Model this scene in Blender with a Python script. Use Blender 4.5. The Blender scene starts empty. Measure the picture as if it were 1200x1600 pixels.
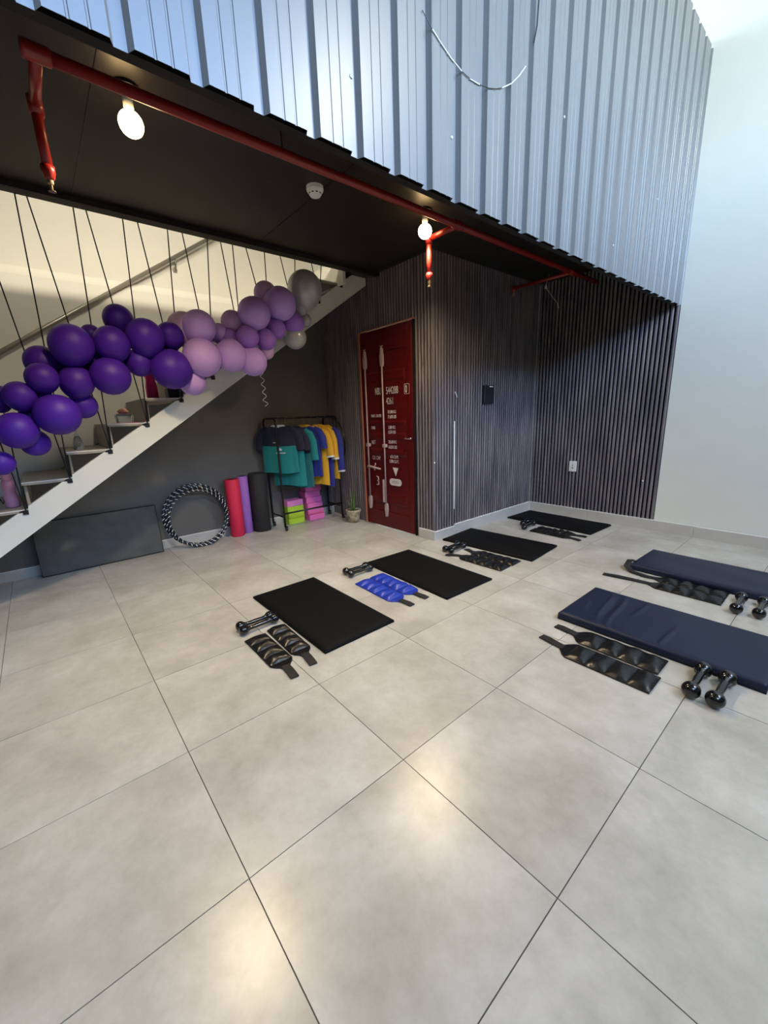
import bpy, math, random
from mathutils import Vector, Matrix
random.seed(7)
PI = math.pi
S = bpy.context.scene
COL = S.collection

# ------------------------------------------------------------------ camera
cam_d = bpy.data.cameras.new('camera'); cam = bpy.data.objects.new('camera', cam_d); COL.objects.link(cam)
S.camera = cam
cam_d.sensor_fit = 'AUTO'; cam_d.sensor_width = 36.0
cam_d.lens = 630.41 / 1600 * 36.0
cam_d.clip_start = 0.02
_r = Vector((0.64872061, 0.76022388, -0.0349459)); _d = Vector((0.15781506, -0.17930534, -0.97105304)); _f = Vector((-0.7444837, 0.62442713, -0.23629384))
cam.matrix_world = Matrix(((_r.x, -_d.x, -_f.x, 1.5383), (_r.y, -_d.y, -_f.y, -0.2384), (_r.z, -_d.z, -_f.z, 1.2699), (0, 0, 0, 1)))

# ------------------------------------------------------------------ world, light, exposure
W = bpy.data.worlds.new('sky'); S.world = W; W.use_nodes = True
nt = W.node_tree; nt.nodes.clear()
wo = nt.nodes.new('ShaderNodeOutputWorld'); bg = nt.nodes.new('ShaderNodeBackground'); sky = nt.nodes.new('ShaderNodeTexSky')
sky.sky_type = 'NISHITA'; sky.sun_disc = False; sky.sun_elevation = math.radians(50); sky.sun_rotation = math.radians(270)
sky.air_density = 1.0; sky.dust_density = 1.8; sky.ozone_density = 2.2
bg.inputs['Strength'].default_value = 3.5
nt.links.new(sky.outputs[0], bg.inputs[0]); nt.links.new(bg.outputs[0], wo.inputs[0])
S.view_settings.view_transform = 'Standard'; S.view_settings.look = 'None'
S.view_settings.gamma = 1.0; S.view_settings.use_curve_mapping = False
S.view_settings.exposure = 0.08

sun = bpy.data.lights.new('sun', 'SUN'); sun.energy = 3.0; sun.angle = math.radians(0.6); sun.color = (1.0, 0.97, 0.9)   # behind the building, lights the street only
sno = bpy.data.objects.new('sun', sun); COL.objects.link(sno); sno.rotation_euler = Vector((0.64, 0.1, -0.76)).to_track_quat('-Z', 'Y').to_euler(); sno.location = (-20, 0, 30)
WX = 4.2                                   # glazed front of the room, behind the camera
WIN = (-2.7, 4.3, 3.3, 5.5)                 # y0, y1, z0, z1 of the glazing
pl = bpy.data.lights.new('window_portal', 'AREA'); pl.shape = 'RECTANGLE'
pl.size = WIN[3] - WIN[2]; pl.size_y = WIN[1] - WIN[0]; pl.cycles.is_portal = True
po = bpy.data.objects.new('window_portal', pl); COL.objects.link(po)
po.location = (WX + 0.05, (WIN[0] + WIN[1]) / 2, (WIN[2] + WIN[3]) / 2)
po.rotation_euler = (0, math.radians(90), 0)

# ------------------------------------------------------------------ materials
def lin(c):
    return tuple(((v / 12.92) if v <= 0.04045 else ((v + 0.055) / 1.055) ** 2.4) for v in (c[0] / 255, c[1] / 255, c[2] / 255)) + (1,)
MATS = {}
def mat(name, rgb, rough=0.5, metal=0.0, spec=0.5, var=0.0, scale=8.0, bump=0.0, bscale=60.0, emit=None, coat=0.0, trans=0.0, alpha=1.0, sheen=0.0, stretch=(1, 1, 1), rgb2=None):
    m = bpy.data.materials.new(name); m.use_nodes = True; n = m.node_tree; b = n.nodes['Principled BSDF']
    c = lin(rgb)
    b.inputs['Base Color'].default_value = c; b.inputs['Roughness'].default_value = rough; b.inputs['Metallic'].default_value = metal
    b.inputs['Specular IOR Level'].default_value = spec; b.inputs['Coat Weight'].default_value = coat
    b.inputs['Transmission Weight'].default_value = trans; b.inputs['Alpha'].default_value = alpha; b.inputs['Sheen Weight'].default_value = sheen
    tc = n.nodes.new('ShaderNodeTexCoord'); mp = n.nodes.new('ShaderNodeMapping'); mp.inputs['Scale'].default_value = stretch
    n.links.new(tc.outputs['Object'], mp.inputs[0])
    if var > 0 or rgb2:
        no = n.nodes.new('ShaderNodeTexNoise'); no.inputs['Scale'].default_value = scale; no.inputs['Detail'].default_value = 6
        n.links.new(mp.outputs[0], no.inputs['Vector'])
        rp = n.nodes.new('ShaderNodeValToRGB')
        c2 = lin(rgb2) if rgb2 else tuple(min(1, v * (1 + var)) for v in c[:3]) + (1,)
        c1 = c if rgb2 else tuple(v * (1 - var) for v in c[:3]) + (1,)
        rp.color_ramp.elements[0].color = c1; rp.color_ramp.elements[1].color = c2
        rp.color_ramp.elements[0].position = 0.3; rp.color_ramp.elements[1].position = 0.7
        n.links.new(no.outputs['Fac'], rp.inputs[0]); n.links.new(rp.outputs[0], b.inputs['Base Color'])
    if bump > 0:
        nb = n.nodes.new('ShaderNodeTexNoise'); nb.inputs['Scale'].default_value = bscale; nb.inputs['Detail'].default_value = 4
        n.links.new(mp.outputs[0], nb.inputs['Vector'])
        bu = n.nodes.new('ShaderNodeBump'); bu.inputs['Strength'].default_value = bump; bu.inputs['Distance'].default_value = 0.01
        n.links.new(nb.outputs['Fac'], bu.inputs['Height']); n.links.new(bu.outputs[0], b.inputs['Normal'])
    if emit:
        b.inputs['Emission Color'].default_value = lin(emit[0]); b.inputs['Emission Strength'].default_value = emit[1]
    MATS[name] = m
    return m

def tile_mat():
    m = mat('porcelain_tile', (190, 186, 176), rough=0.295, spec=0.5)
    n = m.node_tree; b = n.nodes['Principled BSDF']
    ob = n.nodes.new('ShaderNodeObjectInfo'); tc = n.nodes.new('ShaderNodeTexCoord'); ge = n.nodes.new('ShaderNodeNewGeometry')
    ad = n.nodes.new('ShaderNodeVectorMath'); ad.operation = 'ADD'
    mu = n.nodes.new('ShaderNodeMath'); mu.operation = 'MULTIPLY'; mu.inputs[1].default_value = 37.0
    n.links.new(ob.outputs['Random'], mu.inputs[0]); n.links.new(tc.outputs['Object'], ad.inputs[0]); n.links.new(mu.outputs[0], ad.inputs[1])
    a = n.nodes.new('ShaderNodeTexNoise'); a.inputs['Scale'].default_value = 3.0; a.inputs['Detail'].default_value = 5; a.inputs['Roughness'].default_value = 0.55; a.inputs['Distortion'].default_value = 0.2
    f = n.nodes.new('ShaderNodeTexNoise'); f.inputs['Scale'].default_value = 16; f.inputs['Detail'].default_value = 8; f.inputs['Roughness'].default_value = 0.7
    n.links.new(ad.outputs[0], a.inputs['Vector']); n.links.new(ad.outputs[0], f.inputs['Vector'])
    r = n.nodes.new('ShaderNodeValToRGB'); e = r.color_ramp.elements
    e[0].position = 0.25; e[0].color = lin((158, 155, 145)); e[1].position = 0.75; e[1].color = lin((198, 196, 190))
    n.links.new(a.outputs['Fac'], r.inputs[0])
    r2 = n.nodes.new('ShaderNodeValToRGB'); e = r2.color_ramp.elements
    e[0].position = 0.25; e[0].color = (0.78, 0.77, 0.74, 1); e[1].position = 0.62; e[1].color = (1, 1, 1, 1)
    n.links.new(f.outputs['Fac'], r2.inputs[0])
    mx = n.nodes.new('ShaderNodeMix'); mx.data_type = 'RGBA'; mx.blend_type = 'MULTIPLY'; mx.inputs['Factor'].default_value = 0.8
    n.links.new(r.outputs[0], mx.inputs['A']); n.links.new(r2.outputs[0], mx.inputs['B']); n.links.new(mx.outputs['Result'], b.inputs['Base Color'])
    return m

def hoop_mat():
    m = mat('striped_hoop_tape', (14, 14, 16), rough=0.25)
    n = m.node_tree; b = n.nodes['Principled BSDF']
    uv = n.nodes.new('ShaderNodeUVMap'); sp = n.nodes.new('ShaderNodeSeparateXYZ'); n.links.new(uv.outputs[0], sp.inputs[0])
    mu = n.nodes.new('ShaderNodeMath'); mu.operation = 'MULTIPLY'; mu.inputs[1].default_value = 38; n.links.new(sp.outputs['X'], mu.inputs[0])
    ad = n.nodes.new('ShaderNodeMath'); ad.operation = 'ADD'; n.links.new(mu.outputs[0], ad.inputs[0]); n.links.new(sp.outputs['Y'], ad.inputs[1])
    fr = n.nodes.new('ShaderNodeMath'); fr.operation = 'FRACT'; n.links.new(ad.outputs[0], fr.inputs[0])
    gt = n.nodes.new('ShaderNodeMath'); gt.operation = 'GREATER_THAN'; gt.inputs[1].default_value = 0.82; n.links.new(fr.outputs[0], gt.inputs[0])
    mx = n.nodes.new('ShaderNodeMix'); mx.data_type = 'RGBA'; mx.inputs['A'].default_value = lin((13, 13, 15)); mx.inputs['B'].default_value = lin((215, 215, 215))
    n.links.new(gt.outputs[0], mx.inputs['Factor']); n.links.new(mx.outputs['Result'], b.inputs['Base Color'])
    return m

tile_mat(); hoop_mat()
mat('grout', (88, 82, 74), rough=0.9)
mat('white_paint', (220, 223, 215), rough=0.55, spec=0.3, var=0.02, scale=3)
mat('grey_plaster', (112, 112, 108), rough=0.7, spec=0.2, var=0.04, scale=3)
mat('stairwell_paint', (226, 220, 204), rough=0.7, spec=0.2, var=0.03, scale=3)
mat('charcoal_paint', (100, 99, 96), rough=0.5, spec=0.35, var=0.12, scale=2.5)
mat('black_paint', (26, 24, 22), rough=0.6, spec=0.3)
mat('soffit_board', (33, 29, 24), rough=0.42, spec=0.4, var=0.15, scale=2)
mat('fluted_panel', (86, 81, 88), rough=0.36, spec=0.6, rgb2=(132, 124, 124), scale=6, stretch=(3, 3, 0.35))
mat('groove_black', (22, 20, 22), rough=0.7, spec=0.2)
mat('baseboard_tile', (186, 184, 178), rough=0.32, var=0.06, scale=7)
mat('white_edge', (238, 238, 236), rough=0.4)
mat('cladding', (116, 119, 121), rough=0.34, metal=0.25, spec=0.6, var=0.04, scale=2, stretch=(4, 4, 0.3))
mat('cladding_fixing', (215, 220, 222), rough=0.3, metal=0.4)
mat('container_red', (84, 14, 16), rough=0.36, spec=0.3, var=0.12, scale=3)
mat('stencil_white', (205, 195, 192), rough=0.6)
mat('lock_bar', (172, 150, 146), rough=0.45, spec=0.5)
mat('copper_strip', (188, 120, 92), rough=0.4)
mat('dark_metal', (16, 16, 17), rough=0.35, spec=0.5)
mat('chrome', (220, 220, 220), rough=0.18, metal=1.0)
mat('pipe_red', (136, 26, 20), rough=0.34, spec=0.5)
mat('brass', (190, 170, 130), rough=0.3, metal=0.9)
mat('plastic_white', (228, 228, 222), rough=0.4)
mat('plastic_black', (30, 30, 36), rough=0.4)
mat('slot_dark', (25, 25, 25), rough=0.6)
mat('bulb_glow', (255, 230, 180), emit=((255, 214, 150), 22))
mat('stringer_paint', (212, 212, 203), rough=0.5, spec=0.35, var=0.03, scale=3)
mat('tread_stone', (150, 142, 128), rough=0.45, var=0.1, scale=6)
mat('tread_edge', (205, 202, 194), rough=0.5)
mat('cable', (12, 12, 12), rough=0.4)
mat('rail_steel', (148, 142, 128), rough=0.35, metal=0.5)
mat('balloon_dark', (66, 26, 148), rough=0.5, spec=0.3)
mat('balloon_mid', (150, 104, 196), rough=0.5, spec=0.35)
mat('balloon_light', (182, 146, 220), rough=0.5, spec=0.35)
mat('balloon_pink', (196, 160, 206), rough=0.5, spec=0.35)
mat('balloon_silver', (168, 168, 168), rough=0.32, metal=0.2)
mat('ribbon_silver', (205, 205, 210), rough=0.3, metal=0.5)
mat('mat_black', (10, 11, 13), rough=0.7, spec=0.14, bump=0.15, bscale=90)
mat('mat_navy', (22, 31, 54), rough=0.48, spec=0.3, bump=0.12, bscale=70)
mat('mat_grey', (84, 85, 82), rough=0.62, spec=0.25, var=0.12, scale=6, bump=0.3, bscale=14)
mat('vinyl_black', (14, 14, 16), rough=0.32, spec=0.45, bump=0.25, bscale=45)
mat('vinyl_blue', (26, 52, 156), rough=0.34, spec=0.5, bump=0.2, bscale=45)
mat('webbing_black', (20, 20, 21), rough=0.75)
mat('dumbbell_vinyl', (12, 12, 13), rough=0.16, spec=0.6, coat=0.3)
mat('foam_red', (214, 36, 74), rough=0.7, var=0.05, scale=20)
mat('foam_purple', (156, 104, 190), rough=0.7, var=0.05, scale=20)
mat('foam_black', (34, 34, 34), rough=0.75, var=0.08, scale=20)
mat('block_pink', (226, 112, 178), rough=0.75, var=0.05, scale=14)
mat('block_palepink', (240, 140, 196), rough=0.75, var=0.05, scale=14)
mat('block_green', (172, 208, 54), rough=0.75, var=0.05, scale=14)
mat('cloth_navy', (18, 20, 46), rough=0.8, sheen=0.2)
mat('cloth_teal', (0, 124, 126), rough=0.7, sheen=0.2)
mat('cloth_tealdark', (4, 98, 104), rough=0.7, sheen=0.2)
mat('cloth_blue', (22, 34, 128), rough=0.7, sheen=0.2)
mat('cloth_yellow', (212, 160, 24), rough=0.7, sheen=0.2)
mat('cloth_white', (214, 216, 220), rough=0.8)
mat('pot_clay', (190, 178, 150), rough=0.8, rgb2=(96, 82, 62), scale=22)
mat('soil', (48, 38, 28), rough=0.95)
mat('leaf_snake', (38, 76, 40), rough=0.45, rgb2=(120, 140, 92), scale=40, stretch=(0.3, 0.3, 4))
mat('leaf_light', (92, 140, 60), rough=0.45, var=0.2, scale=30)
mat('bottle_pink', (222, 150, 176), rough=0.25, spec=0.5)
mat('bottle_magenta', (222, 40, 110), rough=0.3, spec=0.5)
mat('clear_plastic', (235, 238, 238), rough=0.08, trans=0.9)
mat('salmon_plastic', (232, 160, 140), rough=0.4)
mat('window_glass', (240, 246, 250), rough=0.02, trans=1.0)
mat('street', (176, 172, 160), rough=0.9)

# ------------------------------------------------------------------ mesh helpers
class MB:
    def __init__(s): s.v = []; s.f = []; s.uv = None
    def box(s, a, b):
        x0, y0, z0 = a; x1, y1, z1 = b; o = len(s.v)
        s.v += [(x0, y0, z0), (x1, y0, z0), (x1, y1, z0), (x0, y1, z0), (x0, y0, z1), (x1, y0, z1), (x1, y1, z1), (x0, y1, z1)]
        s.f += [tuple(o + i for i in q) for q in ((0, 3, 2, 1), (4, 5, 6, 7), (0, 1, 5, 4), (1, 2, 6, 5), (2, 3, 7, 6), (3, 0, 4, 7))]
        return s
    def loft(s, rings, cap=True, closed=False):
        o = len(s.v); n = len(rings[0])
        for r in rings: s.v += [tuple(p) for p in r]
        m = len(rings)
        for i in range(m if closed else m - 1):
            a = o + i * n; b = o + ((i + 1) % m) * n
            for j in range(n):
                k = (j + 1) % n
                s.f.append((a + j, a + k, b + k, b + j))
        if cap and not closed:
            s.f.append(tuple(o + j for j in reversed(range(n)))); s.f.append(tuple(o + (m - 1) * n + j for j in range(n)))
        return s
    def tube(s, pts, r, n=10, closed=False, cap=True):
        pts = [Vector(p) for p in pts]; rings = []; m = len(pts); ref = None
        for i, p in enumerate(pts):
            if closed: t = pts[(i + 1) % m] - pts[i - 1]
            else: t = pts[min(i + 1, m - 1)] - pts[max(i - 1, 0)]
            t.normalize()
            if ref is None: ref = Vector((0, 0, 1)) if abs(t.z) < 0.9 else Vector((1, 0, 0))
            u = ref - t * ref.dot(t)
            if u.length < 1e-4: u = t.orthogonal()
            u.normalize(); w = t.cross(u); ref = u
            rr = r[i] if isinstance(r, (list, tuple)) else r
            rings.append([p + (u * math.cos(2 * PI * j / n) + w * math.sin(2 * PI * j / n)) * rr for j in range(n)])
        return s.loft(rings, cap, closed)
    def lathe(s, prof, c=(0, 0, 0), n=20, axis='z', cap=True):
        rings = []
        for r, h in prof:
            ring = []
            for j in range(n):
                a = 2 * PI * j / n; x, y = r * math.cos(a), r * math.sin(a)
                p = (x, y, h) if axis == 'z' else ((y, h, x) if axis == 'y' else (h, x, y))
                ring.append((c[0] + p[0], c[1] + p[1], c[2] + p[2]))
            rings.append(ring)
        return s.loft(rings, cap)
    def prism(s, poly, d):                       # poly: 3D points, d: extrude vector
        o = len(s.v); n = len(poly); d = Vector(d)
        s.v += [tuple(p) for p in poly] + [tuple(Vector(p) + d) for p in poly]
        s.f.append(tuple(o + i for i in reversed(range(n)))); s.f.append(tuple(o + n + i for i in range(n)))
        for i in range(n):
            k = (i + 1) % n; s.f.append((o + i, o + k, o + n + k, o + n + i))
        return s
    def grid(s, fn, nu, nv):
        o = len(s.v)
        for i in range(nu + 1):
            for j in range(nv + 1): s.v.append(tuple(fn(i / nu, j / nv)))
        for i in range(nu):
            for j in range(nv):
                a = o + i * (nv + 1) + j; s.f.append((a, a + nv + 1, a + nv + 2, a + 1))
        return s
    def mesh(s, name, smooth=False):
        me = bpy.data.meshes.new(name); me.from_pydata(s.v, [], s.f); me.update()
        import bmesh
        b = bmesh.new(); b.from_mesh(me); bmesh.ops.recalc_face_normals(b, faces=b.faces); b.to_mesh(me); b.free()
        if smooth:
            for p in me.polygons: p.use_smooth = True
        return me
    def build(s, name, m, parent=None, smooth=False, bevel=0.0, seg=2, auto=False):
        me = s.mesh(name, smooth)
        return link(name, me, m, parent, bevel, seg, auto)

def link(name, me, m, parent=None, bevel=0.0, seg=2, auto=False):
    if m: me.materials.append(MATS[m])
    o = bpy.data.objects.new(name, me); COL.objects.link(o)
    if parent is not None:
        o.parent = parent
    if bevel > 0:
        bv = o.modifiers.new('bevel', 'BEVEL'); bv.width = bevel; bv.segments = seg; bv.limit_method = 'ANGLE'
        for p in me.polygons: p.use_smooth = True
        wn = o.modifiers.new('wn', 'WEIGHTED_NORMAL'); wn.keep_sharp = True
    return o

def thing(name, label, cat, loc=(0, 0, 0), rz=0.0, group=None):
    o = bpy.data.objects.new(name, None); COL.objects.link(o); o.empty_display_size = 0.05
    o.location = loc; o.rotation_euler = (0, 0, rz)
    return tag(o, label, cat, group)
def tag(o, label, cat, group=None):
    o['label'] = label; o['category'] = cat
    if group: o['group'] = group
    return o
def struct(o, label=None):
    o['kind'] = 'structure'
    if label: o['label'] = label
    return o
def text_mesh(s, size, extrude=0.0006, sx=1.0):
    cu = bpy.data.curves.new('txt', 'FONT'); cu.body = s; cu.size = size; cu.extrude = extrude; cu.resolution_u = 3
    t = bpy.data.objects.new('txt', cu); COL.objects.link(t)
    dg = bpy.context.evaluated_depsgraph_get(); dg.update()
    me = bpy.data.meshes.new_from_object(t.evaluated_get(dg))
    bpy.data.objects.remove(t); bpy.data.curves.remove(cu)
    return me

# ------------------------------------------------------------------ key planes (metres)
XL, YD, XA, YR = -2.982, 2.664, -1.143, 4.473
XF, ZF0, ZF1 = 0.254, 2.14, 4.03
ZS = 2.64
XO = -1.965
Y0 = -3.2
ZC = 5.6

# ------------------------------------------------------------------ floor: porcelain tiles on a grout bed
fl = MB().box((XL, Y0, -0.05), (WX, YR, -0.0025)).build('floor', 'grout'); struct(fl, 'floor of large beige grey porcelain tiles with thin dark joints')
tile_cache = {}
g = 0.0016
for i in range(-5, 8):
    for j in range(-6, 8):
        x0, x1 = max(i * .6, XL), min((i + 1) * .6, WX); y0, y1 = max(j * .6, Y0), min((j + 1) * .6, YR)
        if x1 - x0 < 0.02 or y1 - y0 < 0.02: continue
        if x1 <= XA and y0 >= YD: continue
        w, h = round(x1 - x0 - 2 * g, 4), round(y1 - y0 - 2 * g, 4)
        if (w, h) not in tile_cache:
            me = MB().box((-w / 2, -h / 2, -0.012), (w / 2, h / 2, 0.0)).mesh('tile'); me.materials.append(MATS['porcelain_tile']); tile_cache[(w, h)] = me
        t = bpy.data.objects.new('tile', tile_cache[(w, h)]); COL.objects.link(t); t.parent = fl
        t.location = ((x0 + x1) / 2, (y0 + y1) / 2, 0)

# ------------------------------------------------------------------ walls
# left wall: charcoal below the stair line, off-white above, with a ledge
def stair_z(y): return 0.725 + (y + 0.374) * (0.1815 / 0.272)
ya, yb = Y0, YD + 0.1
yk = -0.374 - 0.725 / (0.1815 / 0.272)
wl = MB()
wl.prism([(XL, ya, 0), (XL, yb, 0), (XL, yb, stair_z(yb) - 0.05), (XL, yk + 0.075, 0)], (-0.12, 0, 0))
wl = wl.build('wall_left', 'charcoal_paint'); struct(wl, 'charcoal painted wall under the stairs')
wu = MB()
wu.prism([(XL, ya, 0), (XL, yk + 0.075, 0), (XL, yb, stair_z(yb) - 0.05), (XL, yb, ZC), (XL, ya, ZC)], (-0.12, 0, 0))
# thicker lower part ending in a sloped ledge, only above the stair line
zl = 2.42
yl = yk + 0.09 + zl / (stair_z(1) - stair_z(0))
wu.build('upper_wall', 'stairwell_paint', wl)
lg = MB(); d = 0.035
prof = [(0, zl - 0.0), (d, zl - 0.0), (d, zl + .01), (d * .8, zl + 0.035), (d * .45, zl + 0.055), (0, zl + 0.075)]
lg.loft([[(XL + a, ya, z) for a, z in prof], [(XL + a, YD, z) for a, z in prof]])
lg.prism([(XL, ya, 0), (XL, yk + 0.09, 0), (XL, yl, zl), (XL, ya, zl)], (d, 0, 0))
lg.build('wall_ledge', 'stairwell_paint', wl, smooth=False)

# door wall, side wall, right wall
DX0, DX1, DZ = -2.217, -1.40, 2.125
wb = MB()
wb.box((XL, YD + 0.012, 0), (DX0 - 0.02, YD + 0.12, ZS)); wb.box((DX1 + 0.012, YD + 0.012, 0), (XA - 0.012, YD + 0.12, ZS)); wb.box((DX0 - 0.02, YD + 0.012, DZ + 0.015), (DX1 + 0.012, YD + 0.12, ZS))
wb = wb.build('wall_back', 'black_paint'); struct(wb, 'dark fluted wall with the red container door')
MB().box((XL, YD + 0.012, ZS + 0.1), (XF - 0.062, YD + 0.12, ZF1)).build('upper_wall', 'white_paint', wb)
ws = MB().box((XA - 0.12, YD + 0.12, 0), (XA - 0.012, YR, ZS)).build('wall_side', 'black_paint'); struct(ws, 'dark fluted wall beside the red door')
wr = MB().box((XA - 0.12, YR, 0), (WX + 0.2, YR + 0.12, ZC)).build('wall_right', 'white_paint'); struct(wr, 'tall white wall at the right')
PITCH = 0.04
def flutes(p0, p1, nrm, z0, z1, name, parent):
    p0 = Vector((p0[0], p0[1], 0)); p1 = Vector((p1[0], p1[1], 0)); n = Vector((nrm[0], nrm[1], 0)); L = (p1 - p0).length; t = (p1 - p0) / L
    k = max(1, round(L / PITCH)); w = L / k; m = MB()
    prof = []; flat = []
    for i in range(k):
        for u, h in ((0.0, 0.0), (0.16, 0.0), (0.19, 0.006), (0.33, 0.0098), (0.5, 0.011), (0.67, 0.0098), (0.81, 0.006), (0.84, 0.0)):
            prof.append(p0 + t * ((i + u) * w) + n * h); flat.append(h == 0.0)
    prof.append(p1.copy()); flat.append(True)
    o = len(m.v); N = len(prof)
    m.v += [(p.x, p.y, z0) for p in prof] + [(p.x, p.y, z1) for p in prof]
    for i in range(N - 1): m.f.append((i, i + 1, N + i + 1, N + i))
    q = m.build(name, 'fluted_panel', parent, smooth=False); q['kind'] = 'stuff'
    q.data.materials.append(MATS['groove_black'])
    for p in q.data.polygons:
        if sum(1 for vi in p.vertices if flat[vi % N]) == 4: p.material_index = 1
    return q
flutes((XL, YD + 0.012), (DX0 - 0.02, YD + 0.012), (0, -1), 0.0, ZS, 'fluted_slats', wb)
flutes((DX1 + 0.012, YD + 0.012), (XA, YD + 0.012), (0, -1), 0.0, ZS, 'fluted_slats', wb)
flutes((DX0 - 0.02, YD + 0.012), (DX1 + 0.012, YD + 0.012), (0, -1), DZ + 0.015, ZS, 'fluted_slats', wb)
flutes((XA - 0.012, YD), (XA - 0.012, YR), (1, 0), 0.0, ZS, 'fluted_slats', ws)
flutes((XA, YR), (XF, YR), (0, -1), 0.0, ZS, 'fluted_slats', wr)
MB().box((XA - 0.012, YD + 0.0, 0.11), (XA - 0.001, YD + 0.012, ZS)).build('corner_trim', 'fluted_panel', ws)

# baseboards of tile
def baseboard(name, segs, parent_label):
    root = bpy.data.objects.new(name, None); COL.objects.link(root); struct(root, parent_label)
    for a, b in segs:
        MB().box(a, (b[0], b[1], b[2] - 0.004)).build('skirting_tile', 'baseboard_tile', root)
        MB().box((a[0], a[1], b[2] - 0.004), b).build('white_cap', 'white_edge', root)
    return root
bt = 0.016; bh = 0.112
baseboard('baseboard_side', [((XA, YD, 0), (XA + bt, 2.968, 0.094)), ((XA, 2.969, 0), (XA + bt, 3.72, bh)), ((XA, 3.722, 0), (XA + bt, YR - bt, bh))], 'grey tile baseboard below the dark side wall')
baseboard('baseboard_back', [((DX1 + 0.055, YD - bt, 0), (XA + bt, YD - 0.0, 0.1))], 'short grey tile baseboard beside the red door')
baseboard('baseboard_right', [((XA + 0.0, YR - bt - 0.012, 0), (-0.4, YR - 0.012, bh)), ((-0.398, YR - bt - 0.012, 0), (0.6, YR - 0.012, bh)), ((0.602, YR - bt - 0.012, 0), (1.8, YR - 0.012, bh - 0.003)), ((1.802, YR - bt - 0.012, 0), (WX, YR - 0.012, bh))], 'grey tile baseboard along the right wall')
baseboard('baseboard_left', [((XL, -3.2, 0), (XL + bt, -0.98, 0.088)), ((XL, -0.978, 0), (XL + bt, 0.22, 0.088)), ((XL, 0.222, 0), (XL + bt, 1.42, 0.088)), ((XL, 1.422, 0), (XL + bt, YD, 0.088))], 'pale tile baseboard below the charcoal wall')

# rest of the room shell (behind the camera and above)
wf = MB()
wf.box((WX, Y0, 0), (WX + 0.15, YR, WIN[2])); wf.box((WX, Y0, WIN[3]), (WX + 0.15, YR, ZC)); wf.box((WX, Y0, WIN[2]), (WX + 0.15, WIN[0], WIN[3])); wf.box((WX, WIN[1], WIN[2]), (WX + 0.15, YR, WIN[3]))
struct(wf.build('wall_front', 'grey_plaster'), 'grey wall with the high window behind the viewer')
wn = bpy.data.objects.new('window_1', None); COL.objects.link(wn); struct(wn, 'high window with dark frame behind the viewer')
for k in range(5):
    y = WIN[0] + (WIN[1] - WIN[0]) * k / 4
    MB().box((WX + 0.05, y - 0.03, WIN[2]), (WX + 0.1, y + 0.03, WIN[3])).build('mullion', 'dark_metal', wn)
struct(MB().box((XL - .12, Y0 - 0.12, 0), (WX + 0.15, Y0, ZC)).build('wall_near', 'grey_plaster'), 'grey wall behind the viewer')
struct(MB().box((XL - .12, Y0 - 0.12, ZC), (WX + 0.15, YR + .12, ZC + 0.12)).build('ceiling_upper', 'grey_plaster'), 'grey ceiling high above the room')

gr = MB().box((-40, -60, -0.3), (70, 60, -0.06)).build('ground', 'street'); struct(gr, 'sunlit paved street outside the window')
def flood(x, y, z, tgt, watt, label):  # unseen lamps added for the room light, housing and rod assumed
    hl = thing('added_flood_lamp', label, 'lamp', (x, y, z), 0, 'added unseen flood lamps')
    q = (Vector(tgt) - Vector((x, y, z))).normalized().to_track_quat('-Z', 'Y').to_euler()
    h = MB().box((-0.36, -0.36, 0.0), (0.36, 0.36, 0.06)).build('housing', 'plastic_white', hl, bevel=0.01); h.rotation_euler = q
    MB().tube([(0, 0, 0.03), (0, 0, ZC - z)], 0.012, 8).build('drop_rod', 'dark_metal', hl)
    L = bpy.data.lights.new('panel_light', 'AREA'); L.shape = 'SQUARE'; L.size = 0.64; L.energy = watt; L.color = FLOOD_COL
    lo = bpy.data.objects.new('panel_light', L); COL.objects.link(lo); lo.parent = hl; lo.rotation_euler = q
    lo.location = q.to_matrix() @ Vector((0, 0, -0.006))
FLOOD_COL = (1.0, 0.95, 0.78)
flood(3.6, 3.0, 4.7, (0.4, 3.2, 0.8), 85, 'added unseen square flood lamp near the white wall')
flood(3.6, -1.6, 4.6, (1.2, 0.0, 0.0), 55, 'added unseen square flood lamp behind the viewer')

# ------------------------------------------------------------------ mezzanine soffit and floor
so = MB()
so.box((XO, Y0, ZS), (XF - 0.03, YR, ZS + 0.1)); so.box((XL, 2.33, ZS), (XO, YD + 0.012, ZS + 0.1))
so = so.build('ceiling', 'soffit_board'); struct(so, 'black soffit under the mezzanine')
MB().box((XO - 0.012, Y0, ZS - 0.02), (XO + 0.05, 2.33, ZS + 0.14)).build('edge_beam', 'black_paint', so)
for y in (-2.2, -1.0, 0.2, 1.4, 2.6, 3.8):
    MB().box((XO + 0.05, y - 0.0015, ZS - 0.003), (XF - 0.03, y + 0.0015, ZS)).build('board_joint', 'dark_metal', so)
MB().box((XO + 0.05, Y0, ZS - 0.03), (XO + 0.10, YR if False else YD, ZS)).build('edge_angle', 'black_paint', so)
MB().box((-0.16, Y0, ZS - 0.05), (-0.06, YR - 0.012, ZS)).build('steel_beam', 'black_paint', so)
# landing fascia at the head of the stairs
MB().box((XL, 2.30, 2.515), (XO - 0.012, 2.33, ZS + 0.1)).build('landing_fascia', 'stairwell_paint', so)
struct(MB().box((XL, Y0, ZF1), (XF - 0.04, YR, ZF1 + 0.06)).build('ceiling_mezzanine', 'white_paint'), 'white ceiling of the upper room')

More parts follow.
